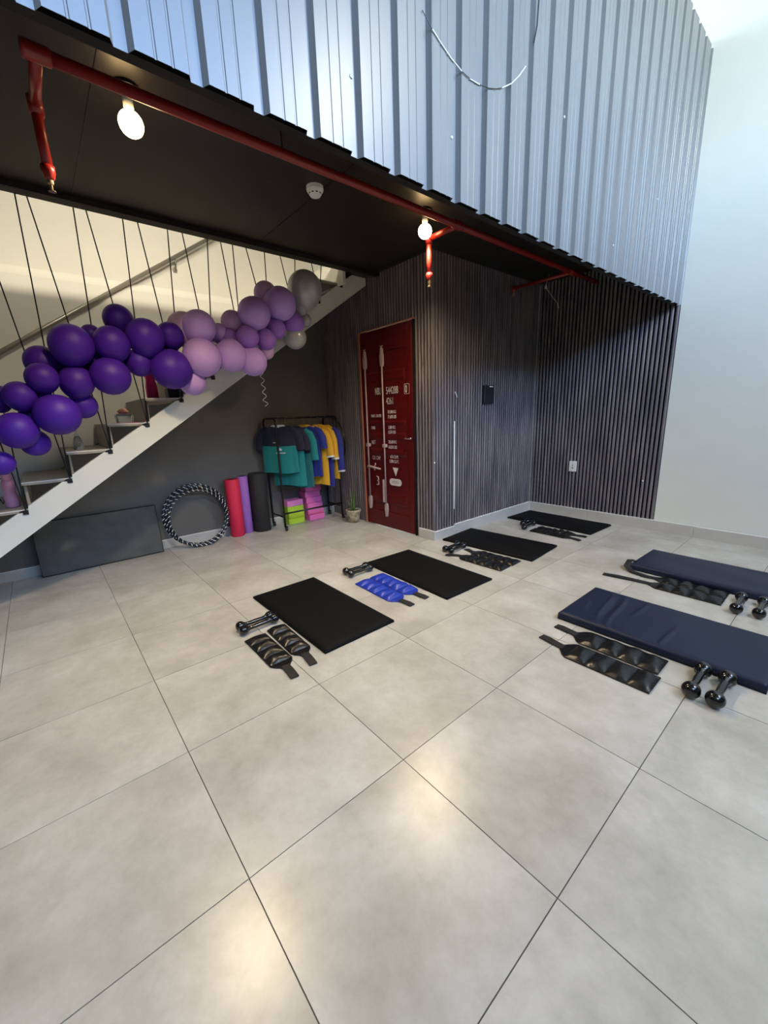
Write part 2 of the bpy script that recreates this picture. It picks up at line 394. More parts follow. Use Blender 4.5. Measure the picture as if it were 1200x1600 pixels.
# corrugated metal cladding of the mezzanine
PER = 0.174
cl = bpy.data.objects.new('wall_upper', None); COL.objects.link(cl); struct(cl, 'pale grey corrugated metal cladding of the mezzanine')
dep = 0.022
def clad_profile(y):                                  # one rib, outer faces, y = start of the outer flat
    P = [(0.0, 0), (0.036, 0), (0.038, -.0022), (0.042, -.0022), (0.044, 0), (0.076, 0), (0.078, -.0022), (0.082, -.0022), (0.084, 0), (0.118, 0), (0.128, -dep), (0.158, -dep), (0.1685, 0)]
    return [(XF + dx, y + dy) for dy, dx in P]
yst = 0.29 - PER * 20; nrib = int((YR - yst) / PER) + 1
RS = 5
for s in range(0, nrib, RS):
    prof = []
    for k in range(s, min(s + RS, nrib)): prof += clad_profile(yst + k * PER)
    ye = yst + min(s + RS, nrib) * PER
    prof.append((XF, ye + 0.004))
    prof = [(x, min(y, YR)) for x, y in prof]
    off = 0.0006 if (s // RS) % 2 else 0.0
    m = MB(); N = len(prof)
    m.v += [(x + off, y, ZF0) for x, y in prof] + [(x + off, y, ZF1) for x, y in prof] + [(x + off - 0.0015, y, ZF0) for x, y in prof] + [(x + off - 0.0015, y, ZF1) for x, y in prof]
    for i in range(N - 1):
        m.f += [(i, i + 1, N + i + 1, N + i), (2 * N + i + 1, 2 * N + i, 3 * N + i, 3 * N + i + 1), (i + 1, i, 2 * N + i, 2 * N + i + 1), (N + i, N + i + 1, 3 * N + i + 1, 3 * N + i)]
    m.f += [(0, N, 3 * N, 2 * N), (N - 1, 3 * N - 1, 4 * N - 1, 2 * N - 1)]
    m.build('corrugated_sheet', 'cladding', cl)
MB().box((XF - 0.06, Y0, ZF0 + 0.005), (XF - 0.026, YR, ZF1)).build('backing_frame', 'black_paint', cl)
for y, z in ((0.764, 2.35), (1.268, 2.351), (2.162, 2.742), (2.9, 2.3), (3.6, 2.75)):
    MB().lathe([(0.0, 0.006), (0.006, 0.004), (0.007, 0.0)], (XF, y, z), 10, 'x').build('screw', 'cladding_fixing', cl)

# ------------------------------------------------------------------ container door
dr = bpy.data.objects.new('door_1', None); COL.objects.link(dr); struct(dr, 'dark red container style door with lock bars and white stencilled numbers')
DY = YD - 0.002
leaf = MB(); leaf.box((DX0, DY, 0.005), (DX1, DY + 0.04, DZ)).build('leaf', 'container_red', dr, bevel=0.003)
bd = 0.012
MB().box((DX1 - 0.075, DY - bd, 0.01), (DX1 - 0.01, DY, DZ - 0.01)).build('stile', 'container_red', dr, bevel=0.004)
MB().box((DX0 + 0.004, DY - bd, 0.01), (DX0 + 0.05, DY, DZ - 0.01)).build('stile', 'container_red', dr, bevel=0.004)
MB().box((DX0 + 0.05, DY - bd, 0.01), (DX1 - 0.075, DY, 0.19)).build('rail', 'container_red', dr, bevel=0.004)
MB().box((DX0 + 0.05, DY - bd, 1.90), (DX1 - 0.075, DY, DZ - 0.01)).build('rail', 'container_red', dr, bevel=0.004)
for z0, z1 in ((0.28, 0.40), (0.99, 1.07), (1.15, 1.20), (0.82, 0.90), (1.60, 1.71)):
    pr = [(DX0 + 0.09, z0), (DX1 - 0.12, z0), (DX1 - 0.12, z1), (DX0 + 0.09, z1)]
    i_ = 0.02
    m = MB(); m.loft([[(x, DY, z) for x, z in pr], [(x + (i_ if k in (0, 3) else -i_), DY - 0.01, z + (i_ if k in (0, 1) else -i_)) for k, (x, z) in enumerate(pr)]])
    m.build('pressed_rib', 'container_red', dr)
MB().box((DX0 - 0.02, DY - 0.018, 0), (DX0 - 0.002, DY + 0.05, DZ + 0.012)).build('copper_jamb_strip', 'copper_strip', dr)
MB().box((DX0 - 0.02, DY - 0.010, DZ + 0.003), (DX1 + 0.012, DY + 0.05, DZ + 0.014)).build('head_strip', 'copper_strip', dr)
MB().box((DX1 + 0.002, DY - 0.010, 0), (DX1 + 0.012, DY + 0.05, DZ + 0.002)).build('jamb_strip', 'black_paint', dr)
BY = DY - 0.032
for bx, zt, zb in ((-2.118, 1.95, 0.205), (-1.834, 1.95, 0.15)):
    lb = MB().tube([(bx, BY, zb + 0.1), (bx, BY, zt - 0.12)], 0.0085, 10).build('lock_bar', 'lock_bar', dr, smooth=True)
    MB().loft([[(bx + a * w, BY - 0.012, z) for a in (-1, 1)] + [(bx + a * w, BY + 0.018, z) for a in (1, -1)] for w, z in ((0.012, zt - 0.20), (0.018, zt - 0.18), (0.019, zt - 0.10), (0.010, zt - 0.06), (0.006, zt - 0.02))]).build('cam_keeper', 'lock_bar', lb)
    MB().loft([[(bx + a * w, BY - 0.012, z) for a in (-1, 1)] + [(bx + a * w, BY + 0.018, z) for a in (1, -1)] for w, z in ((0.006, zb - 0.01), (0.012, zb + 0.03), (0.018, zb + 0.07), (0.016, zb + 0.12), (0.010, zb + 0.14))]).build('cam_keeper', 'lock_bar', lb)
    MB().box((bx - 0.022, BY - 0.014, 0.915), (bx + 0.022, BY + 0.026, 0.95)).build('bar_guide', 'lock_bar', lb, bevel=0.004)
    MB().tube([(bx - 0.018, BY, zt), (bx, BY, zt - 0.018), (bx + 0.018, BY, zt)], 0.005, 6).build('hook', 'lock_bar', lb)
MB().tube([(-2.118, BY - 0.01, 0.69), (-2.06, BY - 0.014, 0.69), (-1.90, BY - 0.014, 0.676)], [0.02, 0.013, 0.009], 8).build('lock_handle', 'lock_bar', dr, smooth=True)
MB().tube([(-2.0, BY - 0.012, 0.655), (-2.02, BY - 0.012, 0.69), (-1.985, BY - 0.012, 0.72), (-1.99, BY - 0.012, 0.735)], 0.006, 6).build('handle_hasp', 'lock_bar', dr)
MB().tube([(-1.985, BY, 0.585), (-1.96, BY, 0.58), (-1.955, BY, 0.55), (-1.975, BY, 0.54), (-1.955, BY, 0.53), (-1.955, BY, 0.495), (-1.985, BY, 0.49)], 0.007, 6).build('handle_catch', 'lock_bar', dr)
MB().box((-1.882, BY - 0.01, 0.30), (-1.858, BY + 0.026, 0.56)).build('lock_handle', 'lock_bar', dr, bevel=0.005)
MB().tube([(DX1 - 0.085, DY - 0.012, 1.02), (DX1 - 0.085, DY - 0.05, 1.02), (DX1 - 0.05, DY - 0.055, 1.02), (DX1 + 0.0, DY - 0.05, 1.02)], 0.008, 8).build('lever', 'chrome', dr, smooth=True)
def stencil(s, x, z, size, sx=1.0):
    me = text_mesh(s, size); o = link('lettering', me, 'stencil_white', dr); o.location = (x, DY - bd - 0.0015, z); o.rotation_euler = (PI / 2, 0, 0); o.scale = (sx, 1, 1)
    return o
stencil('NBU', -1.984, 1.472, 0.103, 0.50); stencil('544288', -1.803, 1.470, 0.103, 0.62); stencil('0', -1.512, 1.468, 0.103, 0.60); stencil('4261', -1.805, 1.366, 0.098, 0.62)
stencil('MAX. GROSS', -2.066, 1.236, 0.046, 0.66); stencil('32,500 KG', -1.785, 1.272, 0.046, 0.66); stencil('71,650 LBS', -1.785, 1.222, 0.048, 0.62)
stencil('TARE', -2.074, 1.108, 0.046, 0.66); stencil('3,880 KG', -1.782, 1.112, 0.046, 0.62); stencil('8,550 LBS', -1.782, 1.064, 0.046, 0.62)
stencil('NET', -2.074, 0.944, 0.06, 0.6); stencil('28,600 KG', -1.787, 0.958, 0.048, 0.62); stencil('63,050 LBS', -1.787, 0.905, 0.048, 0.62)
stencil('CU. CAP.', -2.074, 0.772, 0.06, 0.62); stencil('67.6 CU.M.', -1.762, 0.802, 0.048, 0.58); stencil('2,390 CU.FT.', -1.778, 0.752, 0.048, 0.58)
sq = MB()
for a, b in (((-1.522, 1.455), (-1.519, 1.552)), ((-1.452, 1.455), (-1.449, 1.552)), ((-1.522, 1.455), (-1.449, 1.458)), ((-1.522, 1.549), (-1.449, 1.552))):
    sq.box((a[0], DY - bd - 0.002, a[1]), (b[0], DY - bd - 0.001, b[1]))
sq.build('check_digit_box', 'stencil_white', dr)
MB().prism([(-1.730, DY - bd - 0.002, 0.702), (-1.640, DY - bd - 0.002, 0.702), (-1.684, DY - bd - 0.002, 0.612)], (0, 0.0015, 0)).build('triangle_mark', 'stencil_white', dr)
pp = [(-1.748 + 0.038 * math.cos(a), 0.544 + 0.038 * math.sin(a)) for a in [PI / 2 + PI * k / 10 for k in range(11)]] + [(-1.632 + 0.038 * math.cos(a), 0.544 + 0.038 * math.sin(a)) for a in [-PI / 2 + PI * k / 10 for k in range(11)]]
plate = MB().prism([(x, DY - bd - 0.003, z) for x, z in pp], (0, 0.0025, 0)).build('rounded_plate', 'stencil_white', dr)
for zz, x0, x1 in ((0.557, -1.73, -1.65), (0.545, -1.75, -1.63), (0.533, -1.745, -1.635)):
    for k in range(5):
        w = (x1 - x0) / 5
        MB().box((x0 + k * w, DY - bd - 0.0036, zz - 0.002), (x0 + (k + .7) * w, DY - bd - 0.003, zz + 0.002)).build('plate_line', 'slot_dark', plate)

# ------------------------------------------------------------------ staircase
st = thing('staircase', 'open sided staircase with pale stringer, stone treads and black cable railing', 'stairs')
XS = -2.08
k0 = -4
sl = 0.1815 / 0.272
def stringer(x0, x1, name, m='stringer_paint'):
    zt = lambda y: 0.637 + (y + 0.5175) * sl
    y_b = -0.5175 - 0.637 / sl
    dz = 0.185
    ye = YD - 0.006
    poly = [(x0, y_b, 0.0), (x0, y_b + dz / sl, 0.0), (x0, ye, zt(ye) - dz), (x0, ye, min(zt(ye), 2.66)), (x0, -0.5175 + (2.66 - 0.637) / sl, 2.66)]
    MB().prism(poly, (x1 - x0, 0, 0)).build(name, m, st)
stringer(XS, XS - 0.05, 'stringer'); stringer(XL + 0.05, XL + 0.002, 'stringer', 'charcoal_paint')
XI = XL + 0.052
for k in range(-3, 11):
    yb_ = -0.374 + 0.272 * k; z = 0.725 + 0.1815 * k
    if z > 2.6: break
    t = MB().box((XI, yb_ - 0.262, z - 0.022), (XS - 0.0, yb_ + 0.008, z)).build('tread', 'tread_stone', st)
    MB().box((XS - 0.0, yb_ - 0.262, z - 0.007), (XS + 0.003, yb_ + 0.008, z)).build('tread_edge', 'tread_edge', t)
    MB().box((XI, yb_ - 0.262 + 0.006, z - 0.1815), (XS - 0.045, yb_ - 0.262 + 0.022, z - 0.022)).build('riser', 'tread_stone', st)
    MB().tube([(XS + 0.006, yb_ - 0.258, z - 0.02), (XS + 0.006, yb_ - 0.262, z - 0.175)], 0.006, 6).build('riser_edge_rod', 'cable', st)
    MB().box((XS - 0.03, yb_ - 0.018, z - 0.035), (XS + 0.008, yb_ + 0.012, z - 0.005)).build('cable_hook', 'cable', st)
tops = {-2: (-1.08, -0.86), -1: (-0.72, -0.44), 0: (-0.54, -0.335), 1: (-0.285, -0.071), 2: (-0.017, 0.209), 3: (0.275, 0.48), 4: (0.568, 0.758), 5: (0.856, 1.036), 6: (1.136, 1.23), 7: (1.339, 1.499), 8: (1.64, 1.784), 9: (1.95, 2.055)}
for k, (a, b) in tops.items():
    yb_ = -0.374 + 0.272 * k; z = 0.725 + 0.1815 * k
    for y in (a, b):
        MB().tube([(XS + 0.004, yb_, z - 0.01), (XO - 0.004, y, ZS - 0.015)], 0.0042, 6).build('cable', 'cable', st)
# charcoal paint carried up to the undersides of the treads
for k in range(-3, 9):
    yb_ = -0.374 + 0.272 * k; z = 0.725 + 0.1815 * k; xx = XL + 0.0525
    MB().prism([(xx, yb_ - 0.238, z - 0.1815), (xx, yb_ - 0.238, z - 0.023), (xx, yb_ + 0.01, z - 0.023)], (0.002, 0, 0)).build('painted_infill', 'charcoal_paint', wl)
# handrail on the wall
hr = thing('handrail', 'round grey metal handrail fixed to the stairwell wall', 'handrail')
hz = lambda y: 1.84 + (y + 0.326) * 0.667
XH = -2.925
MB().tube([(XH, -2.6, hz(-2.6)), (XH, 1.62, hz(1.62))], 0.017, 12).build('rail', 'rail_steel', hr, smooth=True)
for y in (-1.2, 1.06):
    MB().tube([(XH, y, hz(y) - 0.012), (XH + 0.004, y, hz(y) - 0.06), (XH - 0.02, y, hz(y) - 0.09), (XL + 0.03, y, hz(y) - 0.095)], 0.007, 8).build('bracket', 'rail_steel', hr, smooth=True)
    MB().lathe([(0.022, 0.0), (0.022, 0.006)], (XL + 0.002 + (0.035 if hz(y) < 2.5 else 0), y, hz(y) - 0.095), 14, 'x').build('rosette', 'rail_steel', hr)

# ------------------------------------------------------------------ balloon garland
BAL = [(-1.9, -0.426, 1.055, 0.068, 'd'), (-1.86, -0.314, 1.248, 0.105, 'd'), (-1.95, -0.244, 1.166, 0.079, 'd'), (-1.84, -0.102, 1.337, 0.121, 'd'), (-1.9, -0.264, 1.455, 0.083, 'd'), (-2.0, -0.372, 1.449, 0.075, 'd'), (-1.88, -0.137, 1.563, 0.086, 'd'), (-2.0, -0.115, 1.672, 0.095, 'd'), (-1.86, 0.047, 1.769, 0.119, 'd'), (-1.9, 0.037, 1.545, 0.096, 'd'), (-1.98, 0.053, 1.4, 0.082, 'd'), (-2.02, 0.18, 1.871, 0.059, 'd'), (-1.86, 0.27, 1.794, 0.105, 'd'), (-1.98, 0.353, 1.976, 0.092, 'd'), (-1.85, 0.476, 1.85, 0.116, 'd'), (-1.93, 0.66, 1.887, 0.091, 'd'), (-1.86, 0.228, 1.583, 0.116, 'd'), (-1.93, 0.429, 1.687, 0.089, 'd'), (-1.87, 0.62, 1.645, 0.135, 'd'), (-2.0, -0.235, 1.336, 0.061, 'd'), (-2.0, 0.177, 1.691, 0.08, 'd'), (-2.02, -0.03, 1.655, 0.075, 'd'), (-2.03, 0.32, 1.72, 0.08, 'd'), (-2.02, 0.10, 1.60, 0.07, 'd'), (-2.0, 0.55, 1.76, 0.08, 'd'), (-1.99, -0.17, 1.45, 0.07, 'd'), (-2.0, 0.93, 1.83, 0.075, 'l'), (-1.98, 1.19, 1.84, 0.07, 'm'), (-1.99, 1.40, 2.10, 0.07, 'm'), (-1.88, 0.86, 1.96, 0.115, 'l'), (-1.99, 0.784, 1.957, 0.116, 'p'), (-1.85, 0.844, 1.735, 0.132, 'l'), (-1.88, 1.08, 1.767, 0.116, 'l'), (-1.92, 0.765, 1.561, 0.094, 'l'), (-1.88, 1.258, 1.732, 0.109, 'l'), (-1.98, 1.162, 2.046, 0.085, 'p'), (-1.86, 1.304, 2.102, 0.123, 'l'), (-1.86, 1.228, 1.915, 0.085, 'm'), (-1.87, 1.392, 1.911, 0.078, 'm'), (-1.96, 1.47, 2.296, 0.092, 'p'), (-1.87, 1.546, 2.208, 0.13, 'l'), (-1.9, 1.505, 2.012, 0.08, 'm'), (-1.9, 1.683, 2.076, 0.086, 'm'), (-1.98, 1.036, 1.946, 0.074, 'l'), (-1.95, 1.114, 1.915, 0.07, 'm'), (-1.93, 1.411, 1.829, 0.064, 'p'), (-1.9, 1.819, 2.369, 0.145, 's'), (-1.93, 1.775, 2.208, 0.056, 's'), (-1.96, 1.837, 2.125, 0.055, 's'), (-1.94, 1.706, 1.968, 0.096, 's')]
ga = thing('balloon_garland', 'garland of dark purple, lilac and silver balloons tied along the stair railing', 'balloons')
bprof = []
for i in range(17):
    a = PI * i / 16
    r = math.sin(a); h = -math.cos(a)
    if h < 0: r *= 1 - 0.16 * h * h; h *= 1.18
    else: h *= 1.02
    bprof.append((max(r, 0.012), h))
bal_me = {}
for c, m in (('d', 'balloon_dark'), ('l', 'balloon_light'), ('m', 'balloon_mid'), ('p', 'balloon_pink'), ('s', 'balloon_silver')):
    me = MB().lathe(bprof, n=24).mesh('balloon', True); me.materials.append(MATS[m])
    kn = MB().lathe([(0.05, -1.17), (0.035, -1.22), (0.09, -1.29), (0.10, -1.31)], n=10).mesh('knot', True); kn.materials.append(MATS[m])
    bal_me[c] = (me, kn)
def spine(y): return Vector((-2.0, y, 1.30 + (y + 0.2) * 0.53))
for x, y, z, r, c in BAL:
    o = bpy.data.objects.new('balloon', bal_me[c][0]); COL.objects.link(o); o.parent = ga
    P = Vector((x, y, z)); q = spine(y) - P                       # the neck points to the core of the garland
    if c == 's' and r > 0.14: q = Vector((0, 0.12, -1))
    q.normalize(); q += Vector((random.uniform(-.35, .35), random.uniform(-.35, .35), random.uniform(-.35, .35))); q.normalize()
    o.rotation_euler = (-q).to_track_quat('Z', 'Y').to_euler(); o.location = P; o.scale = (r * 1.05,) * 3
    kn = bpy.data.objects.new('knot', bal_me[c][1]); COL.objects.link(kn); kn.parent = o
pts = []
for i in range(60):
    t = i / 59; a = t * 2 * PI * 4.5
    rr = 0.014 * (1 if t < 0.75 else 1.3)
    pts.append((-1.88 + rr * math.cos(a), 1.325 + rr * math.sin(a) + 0.01 * t, 1.66 - 0.29 * t))
rb = MB().tube(pts, 0.0028, 5).build('curled_ribbon', 'ribbon_silver', ga, smooth=True)

# ------------------------------------------------------------------ things on the stairs
bo = thing('water_bottle', 'pale pink water bottle with black strap on the lowest visible stair tread', 'bottle', (-2.27, -0.44, 0.725))
MB().lathe([(0.0, 0), (0.036, 0.0), (0.04, 0.01), (0.04, 0.06), (0.033, 0.10), (0.038, 0.15), (0.036, 0.175), (0.026, 0.19)], n=20).build('body', 'bottle_pink', bo, smooth=True)
MB().lathe([(0.027, 0.19), (0.028, 0.225), (0.02, 0.235), (0.0, 0.236)], n=16).build('cap', 'bottle_pink', bo, smooth=True)
MB().tube([(0.0, -0.03, 0.21), (0.01, -0.06, 0.16), (0.01, -0.065, 0.08), (0.01, -0.045, 0.03), (0.005, -0.038, 0.06)], 0.004, 6).build('strap', 'webbing_black', bo, smooth=True)
bo = thing('pump_bottle', 'clear pump bottle with white head on a stair tread', 'bottle', (-2.3, 0.0, 1.088))
MB().lathe([(0.0, 0), (0.032, 0.0), (0.034, 0.008), (0.032, 0.05), (0.02, 0.09), (0.012, 0.1)], n=18).build('body', 'clear_plastic', bo, smooth=True)
MB().lathe([(0.014, 0.1), (0.014, 0.115), (0.006, 0.12), (0.006, 0.145), (0.012, 0.147), (0.012, 0.155), (0.0, 0.157)], n=12).build('pump', 'plastic_white', bo, smooth=True)
MB().tube([(0, 0, 0.15), (0, -0.03, 0.15), (0, -0.035, 0.143)], 0.005, 6).build('spout', 'plastic_white', bo)
bo = thing('plastic_box', 'clear plastic tub with salmon contents on a stair tread', 'tub', (-2.32, 0.33, 1.2695))
MB().loft([[(a * sx, b * sy, z) for a, b in ((-1, -1), (1, -1), (1, 1), (-1, 1))] for sx, sy, z in ((0.05, 0.05, 0), (0.06, 0.06, 0.05), (0.05, 0.055, 0.075))]).build('tub', 'clear_plastic', bo, bevel=0.008)
MB().lathe([(0.0, 0.072), (0.035, 0.078), (0.042, 0.092), (0.02, 0.112), (0.0, 0.115)], n=14).build('contents', 'salmon_plastic', bo, smooth=True)
MB().box((-0.08, -0.085, 0.0), (0.08, 0.075, 0.003)).build('red_tray', 'bottle_magenta', bo)
bo = thing('magenta_bottle', 'bright magenta water bottle on a stair tread behind dark purple balloons', 'bottle', (-2.32, 0.56, 1.451))
MB().lathe([(0.0, 0), (0.042, 0.0), (0.045, 0.01), (0.043, 0.1), (0.034, 0.15), (0.04, 0.2), (0.03, 0.235), (0.0, 0.24)], n=20).build('body', 'bottle_magenta', bo, smooth=True)
bx_ = thing('dark_case', 'small black case on a stair tread beside the magenta bottle', 'case', (-2.25, 0.70, 1.451))
MB().box((-0.06, -0.05, 0), (0.06, 0.04, 0.085)).build('body', 'plastic_black', bx_, bevel=0.008)
MB().tube([(0, -0.03, 0.085), (0, -0.02, 0.105), (0, 0.015, 0.105), (0, 0.025, 0.085)], 0.005, 6).build('handle', 'plastic_black', bx_)

# ------------------------------------------------------------------ sprinkler pipe, lamps, detector
sp = thing('sprinkler_pipe', 'red sprinkler pipe with three branches under the black soffit', 'pipe')
ZP = 2.49; XP = -0.475
MB().tube([(XP, -0.005, ZP), (XP, 4.36, ZP)], 0.021, 12).build('main_pipe', 'pipe_red', sp, smooth=True)
def head(x, y, z, par):
    h = MB().lathe([(0.011, 0.0), (0.011, -0.012), (0.006, -0.016), (0.004, -0.035), (0.014, -0.038), (0.014, -0.04)], (x, y, z), 12).build('sprinkler_head', 'brass', par, smooth=False)
    MB().tube([(x - 0.01, y, z - 0.012), (x - 0.013, y, z - 0.026), (x, y, z - 0.036), (x + 0.013, y, z - 0.026), (x + 0.01, y, z - 0.012)], 0.002, 5).build('yoke', 'brass', h)
for y, xe, zb in ((-0.005, -0.768, 2.235), (2.19, -0.74, 2.215), (3.835, -1.085, None)):
    b = MB().tube([(XP, y, ZP), (xe, y, ZP)], 0.019, 12).build('branch_pipe', 'pipe_red', sp, smooth=True)
    MB().lathe([(0.026, -0.04), (0.027, -0.03), (0.027, 0.03), (0.026, 0.04)], (XP, y, ZP), 12, 'y').build('tee_fitting', 'pipe_red', b, smooth=True)
    if zb:
        MB().tube([(xe, y, ZP + 0.02), (xe, y, zb + 0.045)], 0.019, 12).build('drop_pipe', 'pipe_red', b, smooth=True)
        MB().lathe([(0.025, ZP - 0.035), (0.025, ZP + 0.024), (0.0, ZP + 0.03)], (xe, y, 0), 12).build('elbow', 'pipe_red', b, smooth=True)
        MB().lathe([(0.024, zb + 0.05), (0.024, zb + 0.03), (0.017, zb + 0.006), (0.012, zb)], (xe, y, 0), 12).build('reducer', 'pipe_red', b, smooth=True)
        head(xe, y, zb, b)
    else:
        MB().lathe([(0.024, ZP - 0.04), (0.024, ZP + 0.022)], (xe, y, 0), 12).build('elbow', 'pipe_red', b, smooth=True)
        head(xe, y, ZP - 0.04, b)
for y in (0.9, 3.0):
    MB().tube([(XP, y, ZP), (XP, y, ZS)], 0.004, 6).build('hanger_rod', 'dark_metal', sp)

def bulb_lamp(x, y, label, r):
    o = thing('ceiling_lamp', label, 'lamp', (x, y, ZS), 0, 'warm bulbs under the soffit')
    MB().lathe([(0.05, 0.0), (0.05, -0.012), (0.026, -0.016), (0.022, -0.03), (0.0, -0.03)], n=20).build('socket', 'plastic_black', o, smooth=False)
    MB().lathe([(0.02, -0.028), (0.02, -0.075), (0.016, -0.082)], n=16).build('neck', 'plastic_white', o, smooth=True)
    prof = [(0.016, -0.076)] + [(max(0.0005, r * math.sin(a)), -0.084 - r + r * math.cos(a)) for a in [PI * (0.1 + 0.9 * k / 12) for k in range(13)]]
    MB().lathe(prof, n=24).build('bulb', 'bulb_glow', o, smooth=True)
    L = bpy.data.lights.new('bulb_light', 'SPOT'); L.energy = BULB_W; L.color = (1.0, 0.78, 0.48); L.shadow_soft_size = 0.05; L.spot_size = math.radians(158); L.spot_blend = 1.0
    lo = bpy.data.objects.new('bulb_light', L); COL.objects.link(lo); lo.parent = o; lo.location = (0, 0, -0.2)
BULB_W = 135
bulb_lamp(-0.704, 0.313, 'glowing warm bulb under the soffit above the stairs and purple balloons', 0.048)
bulb_lamp(-0.702, 2.11, 'glowing warm bulb under the soffit near the red sprinkler drop by the door', 0.048)
sd = thing('smoke_detector', 'white round smoke detector on the black soffit between the two bulbs', 'detector', (-0.90, 1.345, ZS))
MB().lathe([(0.052, 0.0), (0.052, -0.02), (0.046, -0.03), (0.044, -0.034), (0.030, -0.052), (0.0, -0.055)], n=24).build('housing', 'plastic_white', sd, smooth=False)
for k in range(10):
    a = 2 * PI * k / 10
    MB().box((-0.006, 0.0385, -0.044), (0.006, 0.041, -0.038)).build('vent_slot', 'slot_dark', sd).rotation_euler = (0, 0, a)
wi = thing('loose_wire', 'loose white wire hanging from the soffit beyond the red branch pipe', 'wire')
MB().tube([(-0.9, 4.2, ZS), (-0.93, 4.2, 2.53), (-0.9, 4.2, 2.48), (-0.84, 4.2, 2.40), (-0.79, 4.2, 2.34), (-0.77, 4.2, 2.285)], 0.0035, 6).build('cord', 'plastic_white', wi, smooth=True)
MB().lathe([(0.012, 2.51), (0.013, 2.53), (0.007, 2.545)], (-0.93, 4.2, 0), 10).build('connector', 'plastic_white', wi)

# assumed unseen upper lamp, placed to give the stairwell its light
ul = thing('assumed_upper_lamp', 'assumed unseen tube lamp lighting the stairwell from above', 'lamp', (-0.3, 0.6, 3.63))
MB().box((-0.16, -0.65, -0.05), (0.16, 0.65, 0.0)).build('housing', 'plastic_white', ul, bevel=0.006)
for yy in (-0.5, 0.5): MB().tube([(0, yy, 0), (0, yy, ZF1 - 3.63)], 0.004, 6).build('suspension_rod', 'dark_metal', ul)
L = bpy.data.lights.new('tube_light', 'AREA'); L.shape = 'RECTANGLE'; L.size = 0.3; L.size_y = 1.2; L.energy = 165; L.color = (1.0, 0.93, 0.78)
lo = bpy.data.objects.new('tube_light', L); COL.objects.link(lo); lo.parent = ul; lo.location = (0, 0, -0.056)

u2 = thing('added_stairwell_spot', 'added unseen round lamp brightening the lower stairwell wall', 'lamp', (-1.3, 0.7, ZF1))  # added out of view to lift the dim lower stairwell wall
MB().lathe([(0.09, 0.0), (0.09, -0.03), (0.075, -0.04), (0.0, -0.04)], n=24).build('housing', 'plastic_white', u2)
L = bpy.data.lights.new('disc_light', 'AREA'); L.shape = 'DISK'; L.size = 0.14; L.energy = 30; L.color = (1.0, 0.92, 0.78)
lo = bpy.data.objects.new('disc_light', L); COL.objects.link(lo); lo.parent = u2; lo.location = (0, 0, -0.045)

# ------------------------------------------------------------------ wall details
oc = thing('wall_outlet', 'small white power outlet on the dark fluted wall at the right', 'outlet', (-0.614, YR - 0.012, 0.60))
MB().box((-0.043, -0.014, -0.062), (0.043, 0.0, 0.062)).build('plate', 'plastic_white', oc, bevel=0.012, seg=3)
for dx, dz in ((0, 0.012), (-0.006, -0.018), (0.006, -0.018)):
    MB().box((dx - 0.003, -0.0155, dz - 0.008), (dx + 0.003, -0.0135, dz + 0.008)).build('socket_hole', 'slot_dark', oc)
bp = thing('wall_box', 'dark blank switch box with slotted top on the fluted wall beside the door', 'switch box', (XA, 3.50, 1.43))
MB().box((0.0, -0.085, -0.095), (0.03, 0.085, 0.095)).build('cover', 'plastic_black', bp, bevel=0.008)
MB().box((0.028, 0.0, 0.075), (0.032, 0.06, 0.085)).build('label_slot', 'plastic_white', bp)
tr = tag(MB().box((XA - 0.002, 2.964, 0.275), (XA + 0.004, 2.974, 1.175)).build('white_strip', 'white_edge'), 'thin white vertical strip on the fluted wall beside the door', 'strip')
tag(MB().tube([(XA + 0.002, 2.972, 1.455), (XA + 0.006, 2.985, 1.43), (XA + 0.004, 3.003, 1.405)], 0.005, 6).build('wall_hook', 'white_edge'), 'tiny white hook on the fluted wall above the white strip', 'hook')
for p, ax, lab in (((0.117, YR - 0.012, 0.503), 'y', 'small white wall plug low on the fluted wall near the white wall'), ((XA + 0.001, 2.672, 0.79), 'x', 'small white wall plug on the fluted corner beside the door')):
    m = MB().lathe([(0.008, 0.0), (0.008, 0.004), (0.0, 0.006)] if ax == 'x' else [(0.008, 0.0), (0.008, -0.004), (0.0, -0.006)], p, 10, ax)
    tag(m.build('wall_plug', 'white_edge'), lab, 'wall plug', 'white wall plugs')
fs = thing('string_wire', 'thin dark and white string drooping across the corrugated cladding', 'string')
sw = [(1.10, 2.68), (1.153, 2.649), (1.202, 2.628), (1.262, 2.606), (1.324, 2.592), (1.377, 2.588), (1.441, 2.594), (1.508, 2.608), (1.559, 2.626), (1.60, 2.645), (1.673, 2.69), (1.731, 2.742), (1.78, 2.797)]
for i in range(len(sw) - 1):
    white = i in (1, 2, 3, 5, 9, 10, 11)
    MB().tube([(XF + 0.004, sw[i][0], sw[i][1]), (XF + 0.004, sw[i + 1][0], sw[i + 1][1])], 0.0024 if white else 0.0016, 5).build('white_stretch' if white else 'dark_stretch', 'plastic_white' if white else 'dark_metal', fs)
MB().tube([(XF + 0.004, 1.87, 3.3), (XF + 0.004, 1.869, 3.078), (XF + 0.004, 1.862, 2.982), (XF + 0.004, 1.841, 2.911)], 0.0022, 5).build('dark_stretch', 'dark_metal', fs)

